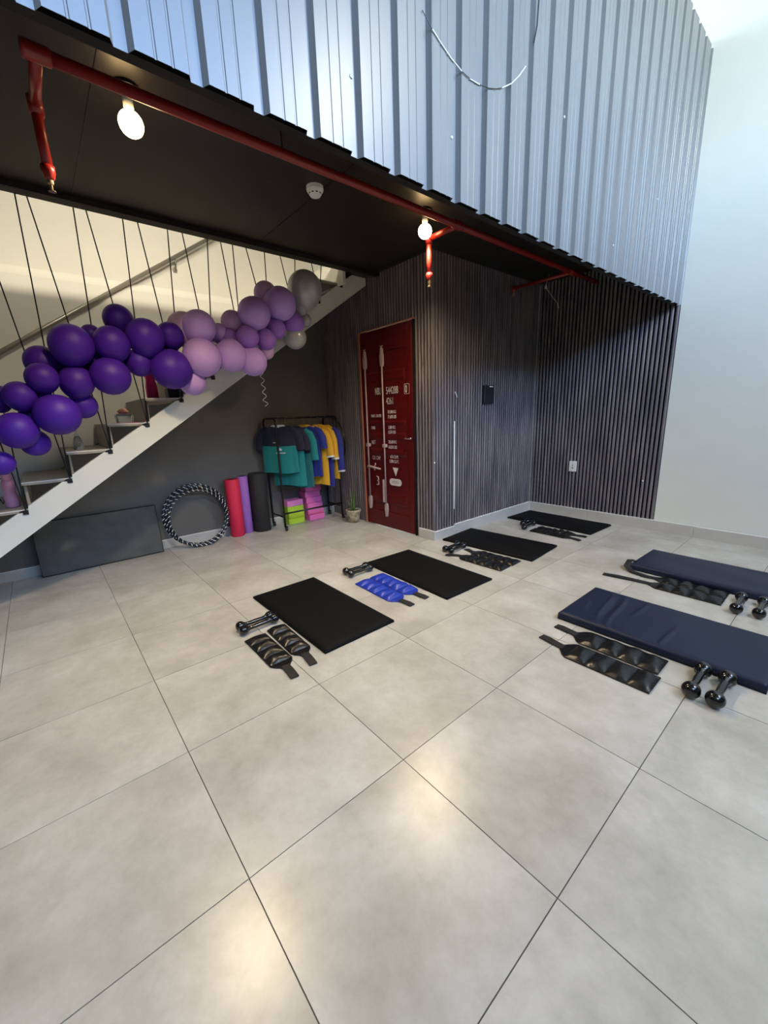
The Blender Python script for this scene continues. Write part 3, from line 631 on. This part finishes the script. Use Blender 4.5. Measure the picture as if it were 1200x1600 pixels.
# ------------------------------------------------------------------ exercise mats
def slab(L, Wd, T, wr=None, nx=40, ny=20, edge=0.018):
    m = MB()
    def top(u, v):
        x = (u - .5) * L; y = (v - .5) * Wd
        ex = min(u, 1 - u) * L; ey = min(v, 1 - v) * Wd
        d = min(ex, ey); h = T - (edge * 0.6) * max(0, 1 - d / edge) ** 2
        if wr: h += wr(x, y) * min(1, d / 0.03)
        return (x, y, h)
    us = nx; vs = ny
    o = len(m.v); m.grid(top, us, vs)
    # skirt
    ring = [(i, 0) for i in range(us + 1)] + [(us, j) for j in range(1, vs + 1)] + [(i, vs) for i in range(us - 1, -1, -1)] + [(0, j) for j in range(vs - 1, 0, -1)]
    base = len(m.v)
    for i, j in ring:
        x, y, z = m.v[o + i * (vs + 1) + j]; m.v.append((x, y, 0.0))
    n = len(ring)
    for a in range(n):
        b = (a + 1) % n; ia = o + ring[a][0] * (vs + 1) + ring[a][1]; ib = o + ring[b][0] * (vs + 1) + ring[b][1]
        m.f.append((ia, base + a, base + b, ib))
    m.f.append(tuple(base + a for a in range(n)))
    return m
def ridge(x, y, cx, cy, ang, ln, wd, h):
    c, s_ = math.cos(ang), math.sin(ang); u = (x - cx) * c + (y - cy) * s_; v = -(x - cx) * s_ + (y - cy) * c
    v += 0.01 * math.sin(u * 11)
    return h * math.exp(-(u / ln) ** 2) * math.exp(-(v / wd) ** 2)
def wr_front(x, y):
    return (ridge(x, y, -.31, .0, 1.75, .17, .010, .014) + ridge(x, y, -.235, -.03, 1.72, .19, .011, .014) + ridge(x, y, -.272, -.01, 1.73, .17, .012, -.008) + ridge(x, y, -.40, -.05, 1.9, .07, .013, .008) + ridge(x, y, -.14, .1, 1.6, .09, .014, .008) + ridge(x, y, .06, -.12, 1.6, .11, .011, .011)
            + ridge(x, y, -.28, -.15, .4, .06, .012, -.004) + 0.0015 * math.sin(x * 17 + y * 9))
def wr_soft(x, y): return 0.0012 * math.sin(x * 11 + 2 * math.sin(y * 9)) + 0.001 * math.sin(y * 23 + x * 5)
MATDEF = [('mat_black', (-0.68, 1.012), 0.97, 0.508, 0.024, 0.0, wr_soft, 'black exercise mat nearest the viewer beside two black ankle weights'),
          ('mat_black', (-0.635, 1.998), 0.955, 0.505, 0.024, -0.03, wr_soft, 'black exercise mat beside the bright blue ankle weights'),
          ('mat_black', (-0.628, 3.012), 0.945, 0.512, 0.028, 0.076, wr_soft, 'black exercise mat just beyond the one with blue weights, by the wall corner'),
          ('mat_black', (-0.60, 4.125), 0.985, 0.475, 0.026, -0.03, wr_soft, 'farthest black exercise mat in the corner of the fluted walls'),
          ('mat_navy', (0.957, 2.285), 0.955, 0.525, 0.05, 0.0, wr_front, 'creased navy blue padded mat nearest the viewer at the right'),
          ('mat_navy', (0.965, 3.412), 0.955, 0.50, 0.05, -0.02, wr_soft, 'smooth navy blue padded mat nearer the white wall')]
for mm, (x, y), L, Wd, T, a, wr, lab in MATDEF:
    o = slab(L, Wd, T, wr, 110 if mm == 'mat_navy' else 30, 50 if mm == 'mat_navy' else 16).build('exercise_mat', mm, smooth=True)
    o.location = (x, y, 0.0006); o.rotation_euler = (0, 0, a); tag(o, lab, 'mat', 'exercise mats laid on the tiles')

# ------------------------------------------------------------------ dumbbells
def head_prof(r, s):
    pr = []
    for k in range(13):
        a = PI * k / 12
        pr.append((max(0.0005, r * math.sin(a) ** 0.8), -r * s * math.cos(a)))
    return pr
db_cache = {}
def dumbbell(p0, p1, r, label, group):
    x0, y0 = p0; x1, y1 = p1; ang = math.atan2(y1 - y0, x1 - x0); Ls = math.hypot(x1 - x0, y1 - y0)
    key = (r, round(Ls, 2)); Ls = key[1]
    o = thing('dumbbell', label, 'dumbbell', ((x0 + x1) / 2, (y0 + y1) / 2, 0.0006), ang, group)
    if key not in db_cache:
        h = MB().lathe(head_prof(r, 0.95), n=20, axis='x').mesh('head', True); h.materials.append(MATS['dumbbell_vinyl'])
        b = MB().lathe([(r * .62, -Ls / 2), (r * .62, -Ls / 2 + r * .85), (r * .46, -Ls / 2 + r * 1.15), (r * .42, -Ls * .2), (r * .46, 0), (r * .42, Ls * .2), (r * .46, Ls / 2 - r * 1.15), (r * .62, Ls / 2 - r * .85), (r * .62, Ls / 2)], n=16, axis='x').mesh('handle', True); b.materials.append(MATS['dumbbell_vinyl'])
        db_cache[key] = (h, b)
    h, b = db_cache[key]
    for s in (-1, 1):
        q = bpy.data.objects.new('head', h); COL.objects.link(q); q.parent = o; q.location = (s * Ls / 2, 0, r)
    q = bpy.data.objects.new('handle', b); COL.objects.link(q); q.parent = o; q.location = (0, 0, r)
G = 'pairs of dumbbells beside the mats'
dumbbell((-0.775, 0.515), (-0.775, 0.705), 0.030, 'left dumbbell of the pair beside the nearest black mat', G)
dumbbell((-0.712, 0.510), (-0.718, 0.712), 0.030, 'right dumbbell of the pair beside the nearest black mat', G)
dumbbell((-1.045, 1.500), (-1.03, 1.690), 0.030, 'left dumbbell of the pair behind the blue ankle weights', G)
dumbbell((-0.972, 1.496), (-0.966, 1.686), 0.030, 'right dumbbell of the pair behind the blue ankle weights', G)
dumbbell((-0.835, 2.485), (-0.845, 2.670), 0.030, 'left dumbbell of the pair at the black mat by the wall corner', G)
dumbbell((-0.765, 2.480), (-0.775, 2.670), 0.030, 'right dumbbell of the pair at the black mat by the wall corner', G)
dumbbell((-0.785, 3.72), (-0.795, 3.83), 0.031, 'left dumbbell of the pair at the farthest black mat', G)
dumbbell((-0.695, 3.60), (-0.708, 3.81), 0.031, 'right dumbbell of the pair at the farthest black mat', G)
dumbbell((1.215, 1.765), (1.213, 1.978), 0.037, 'left dumbbell of the pair in front of the creased navy mat', G)
dumbbell((1.300, 1.765), (1.304, 1.978), 0.037, 'right dumbbell of the pair in front of the creased navy mat', G)
dumbbell((1.190, 2.850), (1.182, 3.060), 0.034, 'left dumbbell of the pair in front of the smooth navy mat', G)
dumbbell((1.293, 2.865), (1.288, 3.075), 0.034, 'right dumbbell of the pair in front of the smooth navy mat', G)

# ------------------------------------------------------------------ ankle weights
def ankle_weight(cx, cy, L, Wd, n, side, strap, m, label, seed, bend=0.0, path=None, tilt=0.0):
    rnd = random.Random(seed)
    o = thing('ankle_weight', label, 'ankle weight', (cx, cy, 0.0006), tilt, 'ankle weights beside the mats')
    # backing with the narrowing tongue at the strap side
    b = MB(); T = 0.008
    tx = 0.055
    out = [(-L / 2, -Wd / 2), (L / 2, -Wd / 2), (L / 2 + tx * .4, -Wd * .40), (L / 2 + tx * .75, -Wd * .25), (L / 2 + tx, -0.024), (L / 2 + tx, 0.024), (L / 2 + tx * .75, Wd * .25), (L / 2 + tx * .4, Wd * .40), (L / 2, Wd / 2), (-L / 2, Wd / 2)]
    pts = [(x * side, y) for x, y in out]
    b.prism([(x, y, 0.0) for x, y in pts], (0, 0, T)); b.build('backing', m, o, bevel=0.003)
    # strap
    s = MB(); x0 = L / 2 + tx - 0.012
    path = path or [(x0, 0, 0.006), (x0 + strap * .35, bend * .25, 0.008), (x0 + strap * .7, bend * .7, 0.010), (x0 + strap, bend, 0.006)]
    rings = []
    for i, p in enumerate(path):
        p = Vector(p); a = Vector(path[max(0, i - 1)]); c = Vector(path[min(len(path) - 1, i + 1)]); t = (c - a); t.z = 0; t.normalize(); nrm = Vector((-t.y, t.x, 0))
        w = 0.022; rings.append([((p + nrm * w).x * side, (p + nrm * w).y, p.z - 0.003), ((p - nrm * w).x * side, (p - nrm * w).y, p.z - 0.003), ((p - nrm * w).x * side, (p - nrm * w).y, p.z + 0.002), ((p + nrm * w).x * side, (p + nrm * w).y, p.z + 0.002)])
    s.loft(rings); s.build('strap', 'webbing_black', o)
    pw = L / n
    for k in range(n):
        H = 0.022 * rnd.uniform(.8, 1.15); ph = rnd.uniform(0, 6)
        def fn(u, v, H=H, ph=ph):
            a = math.sin(PI * u) ** .55; c = math.sin(PI * v) ** .5
            z = T + H * a * c * (1 + 0.14 * math.sin(9 * v + ph) * math.sin(PI * u) + .08 * math.sin(7 * u + 5 * v + ph))
            return ((u - .5) * pw * .98, (v - .5) * Wd * .95, z)
        q = MB().grid(fn, 10, 12).build('pocket', m, o, smooth=True)
        q.location = (-L / 2 + pw * (k + .5), 0, 0)
    return o
ankle_weight(-0.46, 0.545, 0.34, 0.13, 4, 1, 0.125, 'vinyl_black', 'black ankle weight farther from the nearest black mat, strap to the viewer', 1, -0.01, tilt=0.0)
ankle_weight(-0.485, 0.682, 0.33, 0.12, 4, 1, 0.125, 'vinyl_black', 'glossy black ankle weight touching the side of the nearest black mat', 2, -0.012, tilt=-0.03)
ankle_weight(-0.632, 1.500, 0.40, 0.145, 5, 1, 0.12, 'vinyl_blue', 'bright blue ankle weight farther from its black mat', 3, 0.01, tilt=-0.03)
ankle_weight(-0.640, 1.650, 0.40, 0.14, 5, 1, 0.12, 'vinyl_blue', 'bright blue ankle weight along the edge of its black mat', 4, 0.01, tilt=-0.03)
ankle_weight(-0.40, 2.490, 0.40, 0.15, 5, -1, 0.13, 'vinyl_black', 'black ankle weight farther from the mat at the wall corner', 5, -0.07, tilt=0.03)
ankle_weight(-0.395, 2.648, 0.39, 0.145, 5, -1, 0.10, 'vinyl_black', 'black ankle weight along the mat at the wall corner', 6, 0.03, tilt=0.06)
ankle_weight(-0.44, 3.635, 0.37, 0.11, 5, 1, 0.11, 'vinyl_black', 'black ankle weight farther from the farthest black mat', 7, -0.02)
ankle_weight(-0.44, 3.755, 0.36, 0.11, 5, 1, 0.11, 'vinyl_black', 'black ankle weight along the farthest black mat', 8, 0.01)
ankle_weight(0.895, 1.737, 0.39, 0.165, 4, -1, 0.14, 'vinyl_black', 'wide black ankle weight farther from the creased navy mat', 9, 0.02, tilt=0.0)
ankle_weight(0.882, 1.915, 0.38, 0.16, 4, -1, 0.13, 'vinyl_black', 'wide black ankle weight next to the creased navy mat', 10, 0.01, tilt=0.0)
ankle_weight(0.925, 2.965, 0.37, 0.125, 4, -1, 0.31, 'vinyl_black', 'black ankle weight with long straight strap before the smooth navy mat', 11, -0.04)
ankle_weight(0.925, 3.098, 0.37, 0.12, 4, -1, 0.3, 'vinyl_black', 'black ankle weight whose strap curls onto the smooth navy mat corner', 12, path=[(0.228, 0, 0.006), (0.30, -0.012, 0.008), (0.40, 0.01, 0.012), (0.455, 0.055, 0.03), (0.455, 0.11, 0.06), (0.43, 0.15, 0.056)])

# ------------------------------------------------------------------ leaning padded mat
lm = thing('padded_mat', 'dark grey padded mat with black piping leaning on the charcoal wall under the stairs', 'mat', (-2.86, 0.07, 0.001))
lm.rotation_euler = (0, math.radians(-9), 0)
def lean(u, v):
    y = (u - .5) * 0.945; z = v * 0.475
    return (0.012 * math.sin(PI * u) ** .4 * math.sin(PI * v) ** .4 + 0.0025 * math.sin(30 * y + 3 * math.sin(20 * z)) + 0.002 * math.sin(47 * z + 9 * y), y, z)
MB().grid(lean, 40, 24).build('cover', 'mat_grey', lm, smooth=True)
MB().box((-0.035, -0.4725, 0.0), (0.0, 0.4725, 0.475)).build('core', 'mat_grey', lm, bevel=0.004)
for xx in (0.002, -0.034):
    MB().tube([(xx, -0.4725, 0.004), (xx, 0.4725, 0.004), (xx, 0.4725, 0.475), (xx, -0.4725, 0.475)], 0.0055, 8, closed=True).build('piping', 'webbing_black', lm)

# ------------------------------------------------------------------ hula hoops
def hoop(c, R, r, lean, yaw, label, m='striped_hoop_tape', spin=0.0, group='striped hula hoops leaning together'):
    me = bpy.data.meshes.new('hula_hoop'); N, n = 96, 10; v = []; f = []; uvs = []
    for i in range(N):
        a = 2 * PI * i / N
        for j in range(n):
            b = 2 * PI * j / n; v.append((r * math.sin(b), (R + r * math.cos(b)) * math.cos(a), (R + r * math.cos(b)) * math.sin(a) + R + r))
    for i in range(N):
        for j in range(n):
            i2, j2 = (i + 1) % N, (j + 1) % n; f.append((i * n + j, i2 * n + j, i2 * n + j2, i * n + j2)); uvs += [(i / N, j / n), ((i + 1) / N, j / n), ((i + 1) / N, (j + 1) / n), (i / N, (j + 1) / n)]
    me.from_pydata(v, [], f); ul_ = me.uv_layers.new(name='UVMap')
    for k, uv in enumerate(uvs): ul_.data[k].uv = uv
    for p in me.polygons: p.use_smooth = True
    o = link('hula_hoop', me, m); o.location = c; o.rotation_euler = (0, lean, yaw)
    return tag(o, label, 'hula hoop', group)
for k in range(4):
    hoop((-2.735 - 0.026 * k, 0.905 + (0.004, 0.0, -0.012, 0.008)[k], 0.001), (0.286, 0.300, 0.306, 0.312)[k], 0.0125, math.radians(-13), (0.02, -0.015, 0.01, 0.0)[k],
         ('front black and silver striped hoop of the leaning set', 'second striped hoop from the front of the leaning set', 'third striped hoop from the front of the leaning set', 'rearmost striped hoop, against the charcoal wall')[k])
hoop((-2.86, 2.60, 0.60), 0.325, 0.009, 0, PI / 2, 'glossy black hoop hung behind the garment rack against the fluted wall', 'dark_metal')

# ------------------------------------------------------------------ rolls
def roll(c, r, h, m, label, sq=0.0, turns=2.6):
    o = thing('rolled_mat', label, 'roll', (c[0], c[1], 0.001), 0, 'rolled mats standing on end')
    n = 28
    def ring(rr, z):
        L_ = []
        for j in range(n):
            a = 2 * PI * j / n; q = rr * (1 - sq * .5 * (math.sin(2 * a)) ** 2 * -1) if sq else rr
            L_.append((q * math.cos(a), q * math.sin(a), z))
        return L_
    MB().loft([ring(r - .006, 0), ring(r, 0.006), ring(r, h - .006), ring(r - .006, h)]).build('foam', m, o, smooth=False, bevel=0.0)
    for p in o.children[0].data.polygons: p.use_smooth = len(p.vertices) == 4
    pts = []
    for k in range(70):
        t = k / 69; a = t * turns * 2 * PI; rr = 0.012 + (r - 0.016) * t; pts.append((rr * math.cos(a), rr * math.sin(a), h + 0.0005))
    MB().tube(pts, 0.0018, 4).build('spiral_edge', 'slot_dark', o)
    return o
roll((-2.865, 1.305), 0.076, 0.635, 'foam_red', 'bright red rolled mat standing beside the hula hoops')
roll((-2.906, 1.437), 0.058, 0.65, 'foam_purple', 'slim purple roll standing between the red and black rolls')
roll((-2.86, 1.592), 0.094, 0.67, 'foam_black', 'thick black rolled mat standing beside the garment rack', sq=0.12)

# ------------------------------------------------------------------ garment rack
RK = thing('garment_rack', 'black metal garment rack on castors in the corner under the stairs', 'rack')
xa, xb, y1_, y2_, zt = -2.91, -2.60, 1.755, 2.545, 1.262
def rbar(pts, name, r=0.012): MB().tube(pts, r, 10).build(name, 'dark_metal', RK, smooth=True)
for yy in (y1_, y2_):
    rbar([(xa, yy, 0.05), (xa, yy, zt - 0.06), (xa + 0.006, yy, zt - 0.03), (xa + 0.03, yy, zt - 0.006), (xa + 0.06, yy, zt), (xb - 0.06, yy, zt), (xb - 0.03, yy, zt - 0.006), (xb - 0.006, yy, zt - 0.03), (xb, yy, zt - 0.06), (xb, yy, 0.05)], 'end_frame')
    rbar([(xa, yy, 0.165), (xb, yy, 0.165)], 'end_rail', 0.009)
    for xx in (xa, xb):
        w = MB().lathe([(0.012, -0.012), (0.023, -0.01), (0.025, 0), (0.023, 0.01), (0.012, 0.012)], (xx, yy + 0.012, 0.0258), 16, 'y').build('castor', 'plastic_black', RK, smooth=True)
        MB().box((xx - 0.009, yy - 0.004, 0.028), (xx + 0.009, yy + 0.028, 0.058)).build('castor_fork', 'dark_metal', w, bevel=0.003)
xm = (xa + xb) / 2
rbar([(xm, y1_, zt), (xm, y2_, zt)], 'hanging_bar', 0.0115)
rbar([(xb, y1_, 0.205), (xb, y2_, 0.205)], 'lower_rail', 0.010)

# garments
def ring_el(cz, w, d, n=28, wave=0.0, ph=0.0, cx=0.0):
    L_ = []
    for j in range(n):
        a = 2 * PI * j / n; k = 1 + wave * math.sin(5 * a + ph) + wave * .6 * math.sin(9 * a + 2 * ph)
        L_.append((cx + w * math.copysign(abs(math.cos(a)) ** .8, math.cos(a)), d * k * math.sin(a), cz + wave * .02 * math.sin(3 * a + ph)))
    return L_
def garment(loc, rz, w, z_hem, z_sh, body, yoke, zsplit, sleeve, collar, label, seed, sl_len=0.19, sleeveless=False, cuff=None):
    rnd = random.Random(seed); ph = rnd.uniform(0, 6)
    o = thing('jersey', label, 'shirt', (loc[0], loc[1], 0), rz, 'jerseys on the garment rack')
    H = z_sh - z_hem
    def prof(z):
        t = (z - z_hem) / H
        if t < .8: return w * (1 + 0.05 * (1 - t)), 0.036
        u = (t - .8) / .2
        return w * (1 - .10 * u - .42 * u ** 3), 0.036 - .014 * u
    zs = [z_hem + H * t for t in (0, .03, .15, .3, .45, .6, .72, .8, .86, .92, .96, 1.0)]
    lo = [z for z in zs if z < zsplit] + [zsplit]; hi = [zsplit] + [z for z in zs if z > zsplit]
    mk = lambda Z: [ring_el(z, *prof(z), wave=.32 * max(.12, (1 - (z - z_hem) / H)), ph=ph + 2 * z) for z in Z]
    MB().loft(mk(lo), cap=False).build('body', body, o, smooth=True)
    if len(hi) > 1: MB().loft(mk(hi), cap=False).build('yoke', yoke, o, smooth=True)
    wn, dn = prof(z_sh)
    MB().loft([ring_el(z_sh - .012, wn * 1.02, dn * 1.1), ring_el(z_sh + .006, wn * .85, dn * 1.0), ring_el(z_sh + .016, wn * .66, dn * .9)], cap=False).build('collar', collar, o, smooth=True)
    if not sleeveless:
        for s in (-1, 1):
            p = [(s * (w * .66), 0, z_sh - H * .055), (s * (w * .95), .004, z_sh - H * .12), (s * (w * 1.12), .006, z_sh - H * .2 - .02), (s * (w * 1.2), .006, z_sh - .07 - sl_len)]
            sv = MB().tube(p, [.035, .05, .052, .05], 12, cap=False)
            for i, v in enumerate(sv.v): sv.v[i] = (v[0], v[1] * .62, v[2])
            so_ = sv.build('sleeve', sleeve, o, smooth=True)
            if cuff:
                cf = MB().tube([p[3], (p[3][0] + s * .002, p[3][1], p[3][2] - .02)], .053, 12, cap=False)
                for i, v in enumerate(cf.v): cf.v[i] = (v[0], v[1] * .62, v[2])
                cf.build('cuff', cuff, so_)
    # hanger
    h = thing('clothes_hanger', 'hanger of ' + label, 'hanger', (loc[0], loc[1], 0), rz, 'hangers on the garment rack')
    MB().tube([(-w * .72, 0, z_sh - .05), (-.03, 0, z_sh - .0), (0, 0, z_sh + .012), (.03, 0, z_sh), (w * .72, 0, z_sh - .05)], .006, 6).build('shoulder_bar', 'plastic_black', h)
    hk = [(0, 0, z_sh + .01), (0, 0, zt - .03)] + [(0.016 - 0.016 * math.cos(a), 0, zt + .002 + 0.018 * math.sin(a)) for a in [PI * k / 8 for k in range(0, 9)]]
    MB().tube([hk[0], hk[1]] + hk[2:], .0024, 6).build('hook', 'chrome', h, smooth=True)
    return o
def patch(o, w, h, x, z, m, name, y=-0.042):
    MB().box((x - w / 2, y, z - h / 2), (x + w / 2, y + .002, z + h / 2)).build(name, m, o)
def print_text(o, s, x, z, size, m, y=-0.044):
    me = text_mesh(s, size, 0.0005); q = link('print', me, m, o); q.location = (x, y, z); q.rotation_euler = (PI / 2, 0, 0)
g1 = garment((xm + .045, 1.83), 0.68, 0.205, 0.66, 1.175, 'cloth_teal', 'cloth_navy', 0.96, 'cloth_navy', 'cloth_white', 'navy and teal short sleeved jersey at the left end of the rack', 1)
patch(g1, .03, .006, -.04, 1.0, 'cloth_white', 'chest_mark'); [patch(g1, .011, .014, -.02 + .016 * k, .885 - .002 * (k % 2), 'cloth_white', 'chest_print', -.043) for k in range(7)]
MB().prism([(0.0, -.044, .91), (.04, -.044, .91), (.045, -.044, .925), (.02, -.044, .945), (.005, -.044, .93)], (0, .002, 0)).build('crest', 'cloth_white', g1)
g2 = garment((xm + 0.04, 1.93), 0.6, 0.20, 0.50, 1.16, 'cloth_teal', 'cloth_navy', 0.90, 'cloth_navy', 'cloth_navy', 'longer navy and teal jersey with striped crest, second on the rack', 2)
for k in range(3): patch(g2, .008, .06, .115 + .012 * k, .985, 'cloth_white' if k != 1 else 'foam_red', 'crest_stripe', -.040)
patch(g2, .02, .02, .12, .80, 'cloth_white', 'crest')
g3 = garment((xm + 0.05, 2.03), 0.5, 0.20, 0.47, 1.155, 'cloth_tealdark', 'cloth_navy', 0.86, 'cloth_teal', 'cloth_navy', 'dark navy and teal jersey in the middle of the rack', 3, sl_len=.3)
g4 = garment((xm + 0.06, 2.15), 0.45, 0.205, 0.585, 1.165, 'cloth_blue', 'cloth_blue', 1.0, 'cloth_blue', 'cloth_yellow', 'royal blue jersey with yellow lettering on the rack', 4)
print_text(g4, 'Emirates', -.05, .985, .055, 'cloth_yellow'); patch(g4, .012, .14, .17, .93, 'cloth_white', 'side_stripe')
g5 = garment((xm + 0.07, 2.25), 0.35, 0.20, 0.475, 1.15, 'cloth_yellow', 'cloth_yellow', .9, 'cloth_yellow', 'cloth_yellow', 'long yellow jersey hanging behind the blue one', 5, sl_len=.26, cuff='cloth_white')
g6 = garment((xm + .06, 2.34), 0.25, 0.20, 0.45, 1.16, 'cloth_blue', 'cloth_yellow', 1.02, 'cloth_yellow', 'cloth_yellow', 'blue jersey with yellow shoulders and white cuffs on the rack', 6, sl_len=.3, cuff='cloth_white')
g7 = garment((xm + .08, 2.43), 0.12, 0.20, 0.53, 1.15, 'cloth_yellow', 'cloth_yellow', .9, 'cloth_blue', 'cloth_yellow', 'yellow jersey with blue sleeves at the right end of the rack', 7, sl_len=.44, cuff='cloth_white')

# ------------------------------------------------------------------ yoga blocks
def block(x, y, z, m, label, a=0.0):
    o = MB().box((-0.15, -0.108, 0), (0.0, 0.108, 0.072)).build('yoga_block', m, None, bevel=0.005)
    o.location = (x, y, z); o.rotation_euler = (0, 0, a); tag(o, label, 'block', 'foam blocks under the rack')
bx0 = -2.815
for k, (m, lab, dy, a) in enumerate((('block_green', 'lime green foam block at the bottom of the short stack', 0, 0.0), ('block_green', 'lime green foam block second from the bottom of the short stack', .004, .03), ('block_green', 'lime green foam block directly below the pale pink block', -.004, -.02), ('block_palepink', 'pale pink foam block on top of the lime green ones', -.004, 0.02))):
    block(bx0, 2.02 + dy, 0.0012 + k * 0.0735, m, lab, a)
names = ('bottom', 'second from the bottom', 'third from the bottom', 'fourth from the bottom', 'fifth from the bottom', 'topmost')
for k in range(6):
    block(bx0 + (.02, .0, .01, .0, -.01, .005)[k], 2.285 + (.01, .006, 0, -.006, -.014, -.01)[k], 0.0012 + k * 0.0735, 'block_pink', 'pink foam block, %s of the tall pink stack' % names[k], (.02, -.03, .03, -.02, .02, -.04)[k])

# ------------------------------------------------------------------ potted snake plant
pt = thing('potted_plant', 'small snake plant in a mottled clay pot beside the red door', 'plant', (-2.36, 2.545, 0.001))
MB().lathe([(0.0, 0.0), (0.062, 0.0), (0.068, 0.008), (0.082, 0.10), (0.088, 0.128), (0.092, 0.135), (0.092, 0.155), (0.082, 0.157), (0.078, 0.14), (0.0, 0.138)], n=24).build('pot', 'pot_clay', pt, smooth=True)
MB().lathe([(0.077, 0.139), (0.04, 0.146), (0.0, 0.148)], n=16).build('soil', 'soil', pt, smooth=True)
def leaf(a, tilt, h, w, m, r0=0.02, tw=0.3):
    l = MB(); rings = []
    ca, sa = math.cos(a), math.sin(a)
    for i in range(8):
        t = i / 7; hw = w * (0.55 + 0.6 * t) * (1 - t ** 3) + 0.001; rr = r0 + tilt * h * t * (0.6 + .4 * t)
        c = Vector((rr * ca, rr * sa, 0.14 + h * t)); tt = a + PI / 2 + tw * t; u = Vector((math.cos(tt), math.sin(tt), 0)); n_ = Vector((-u.y, u.x, 0))
        rings.append([c + u * hw, c + n_ * 0.004, c - u * hw, c - n_ * 0.002])
    l.loft(rings); l.build('leaf', m, pt, smooth=True)
for a, ti, h, w, m in ((2.9, .22, .27, .014, 'leaf_snake'), (-.3, .32, .27, .011, 'leaf_light'), (1.8, .1, .13, .016, 'leaf_snake'), (3.6, .5, .12, .014, 'leaf_snake'), (-1.4, .2, .11, .015, 'leaf_snake'), (.6, .3, .12, .014, 'leaf_snake'), (-2.2, .3, .13, .014, 'leaf_snake'), (4.6, .1, .09, .016, 'leaf_snake'), (0.2, .12, .15, .012, 'leaf_light')):
    leaf(a, ti, h, w, m)
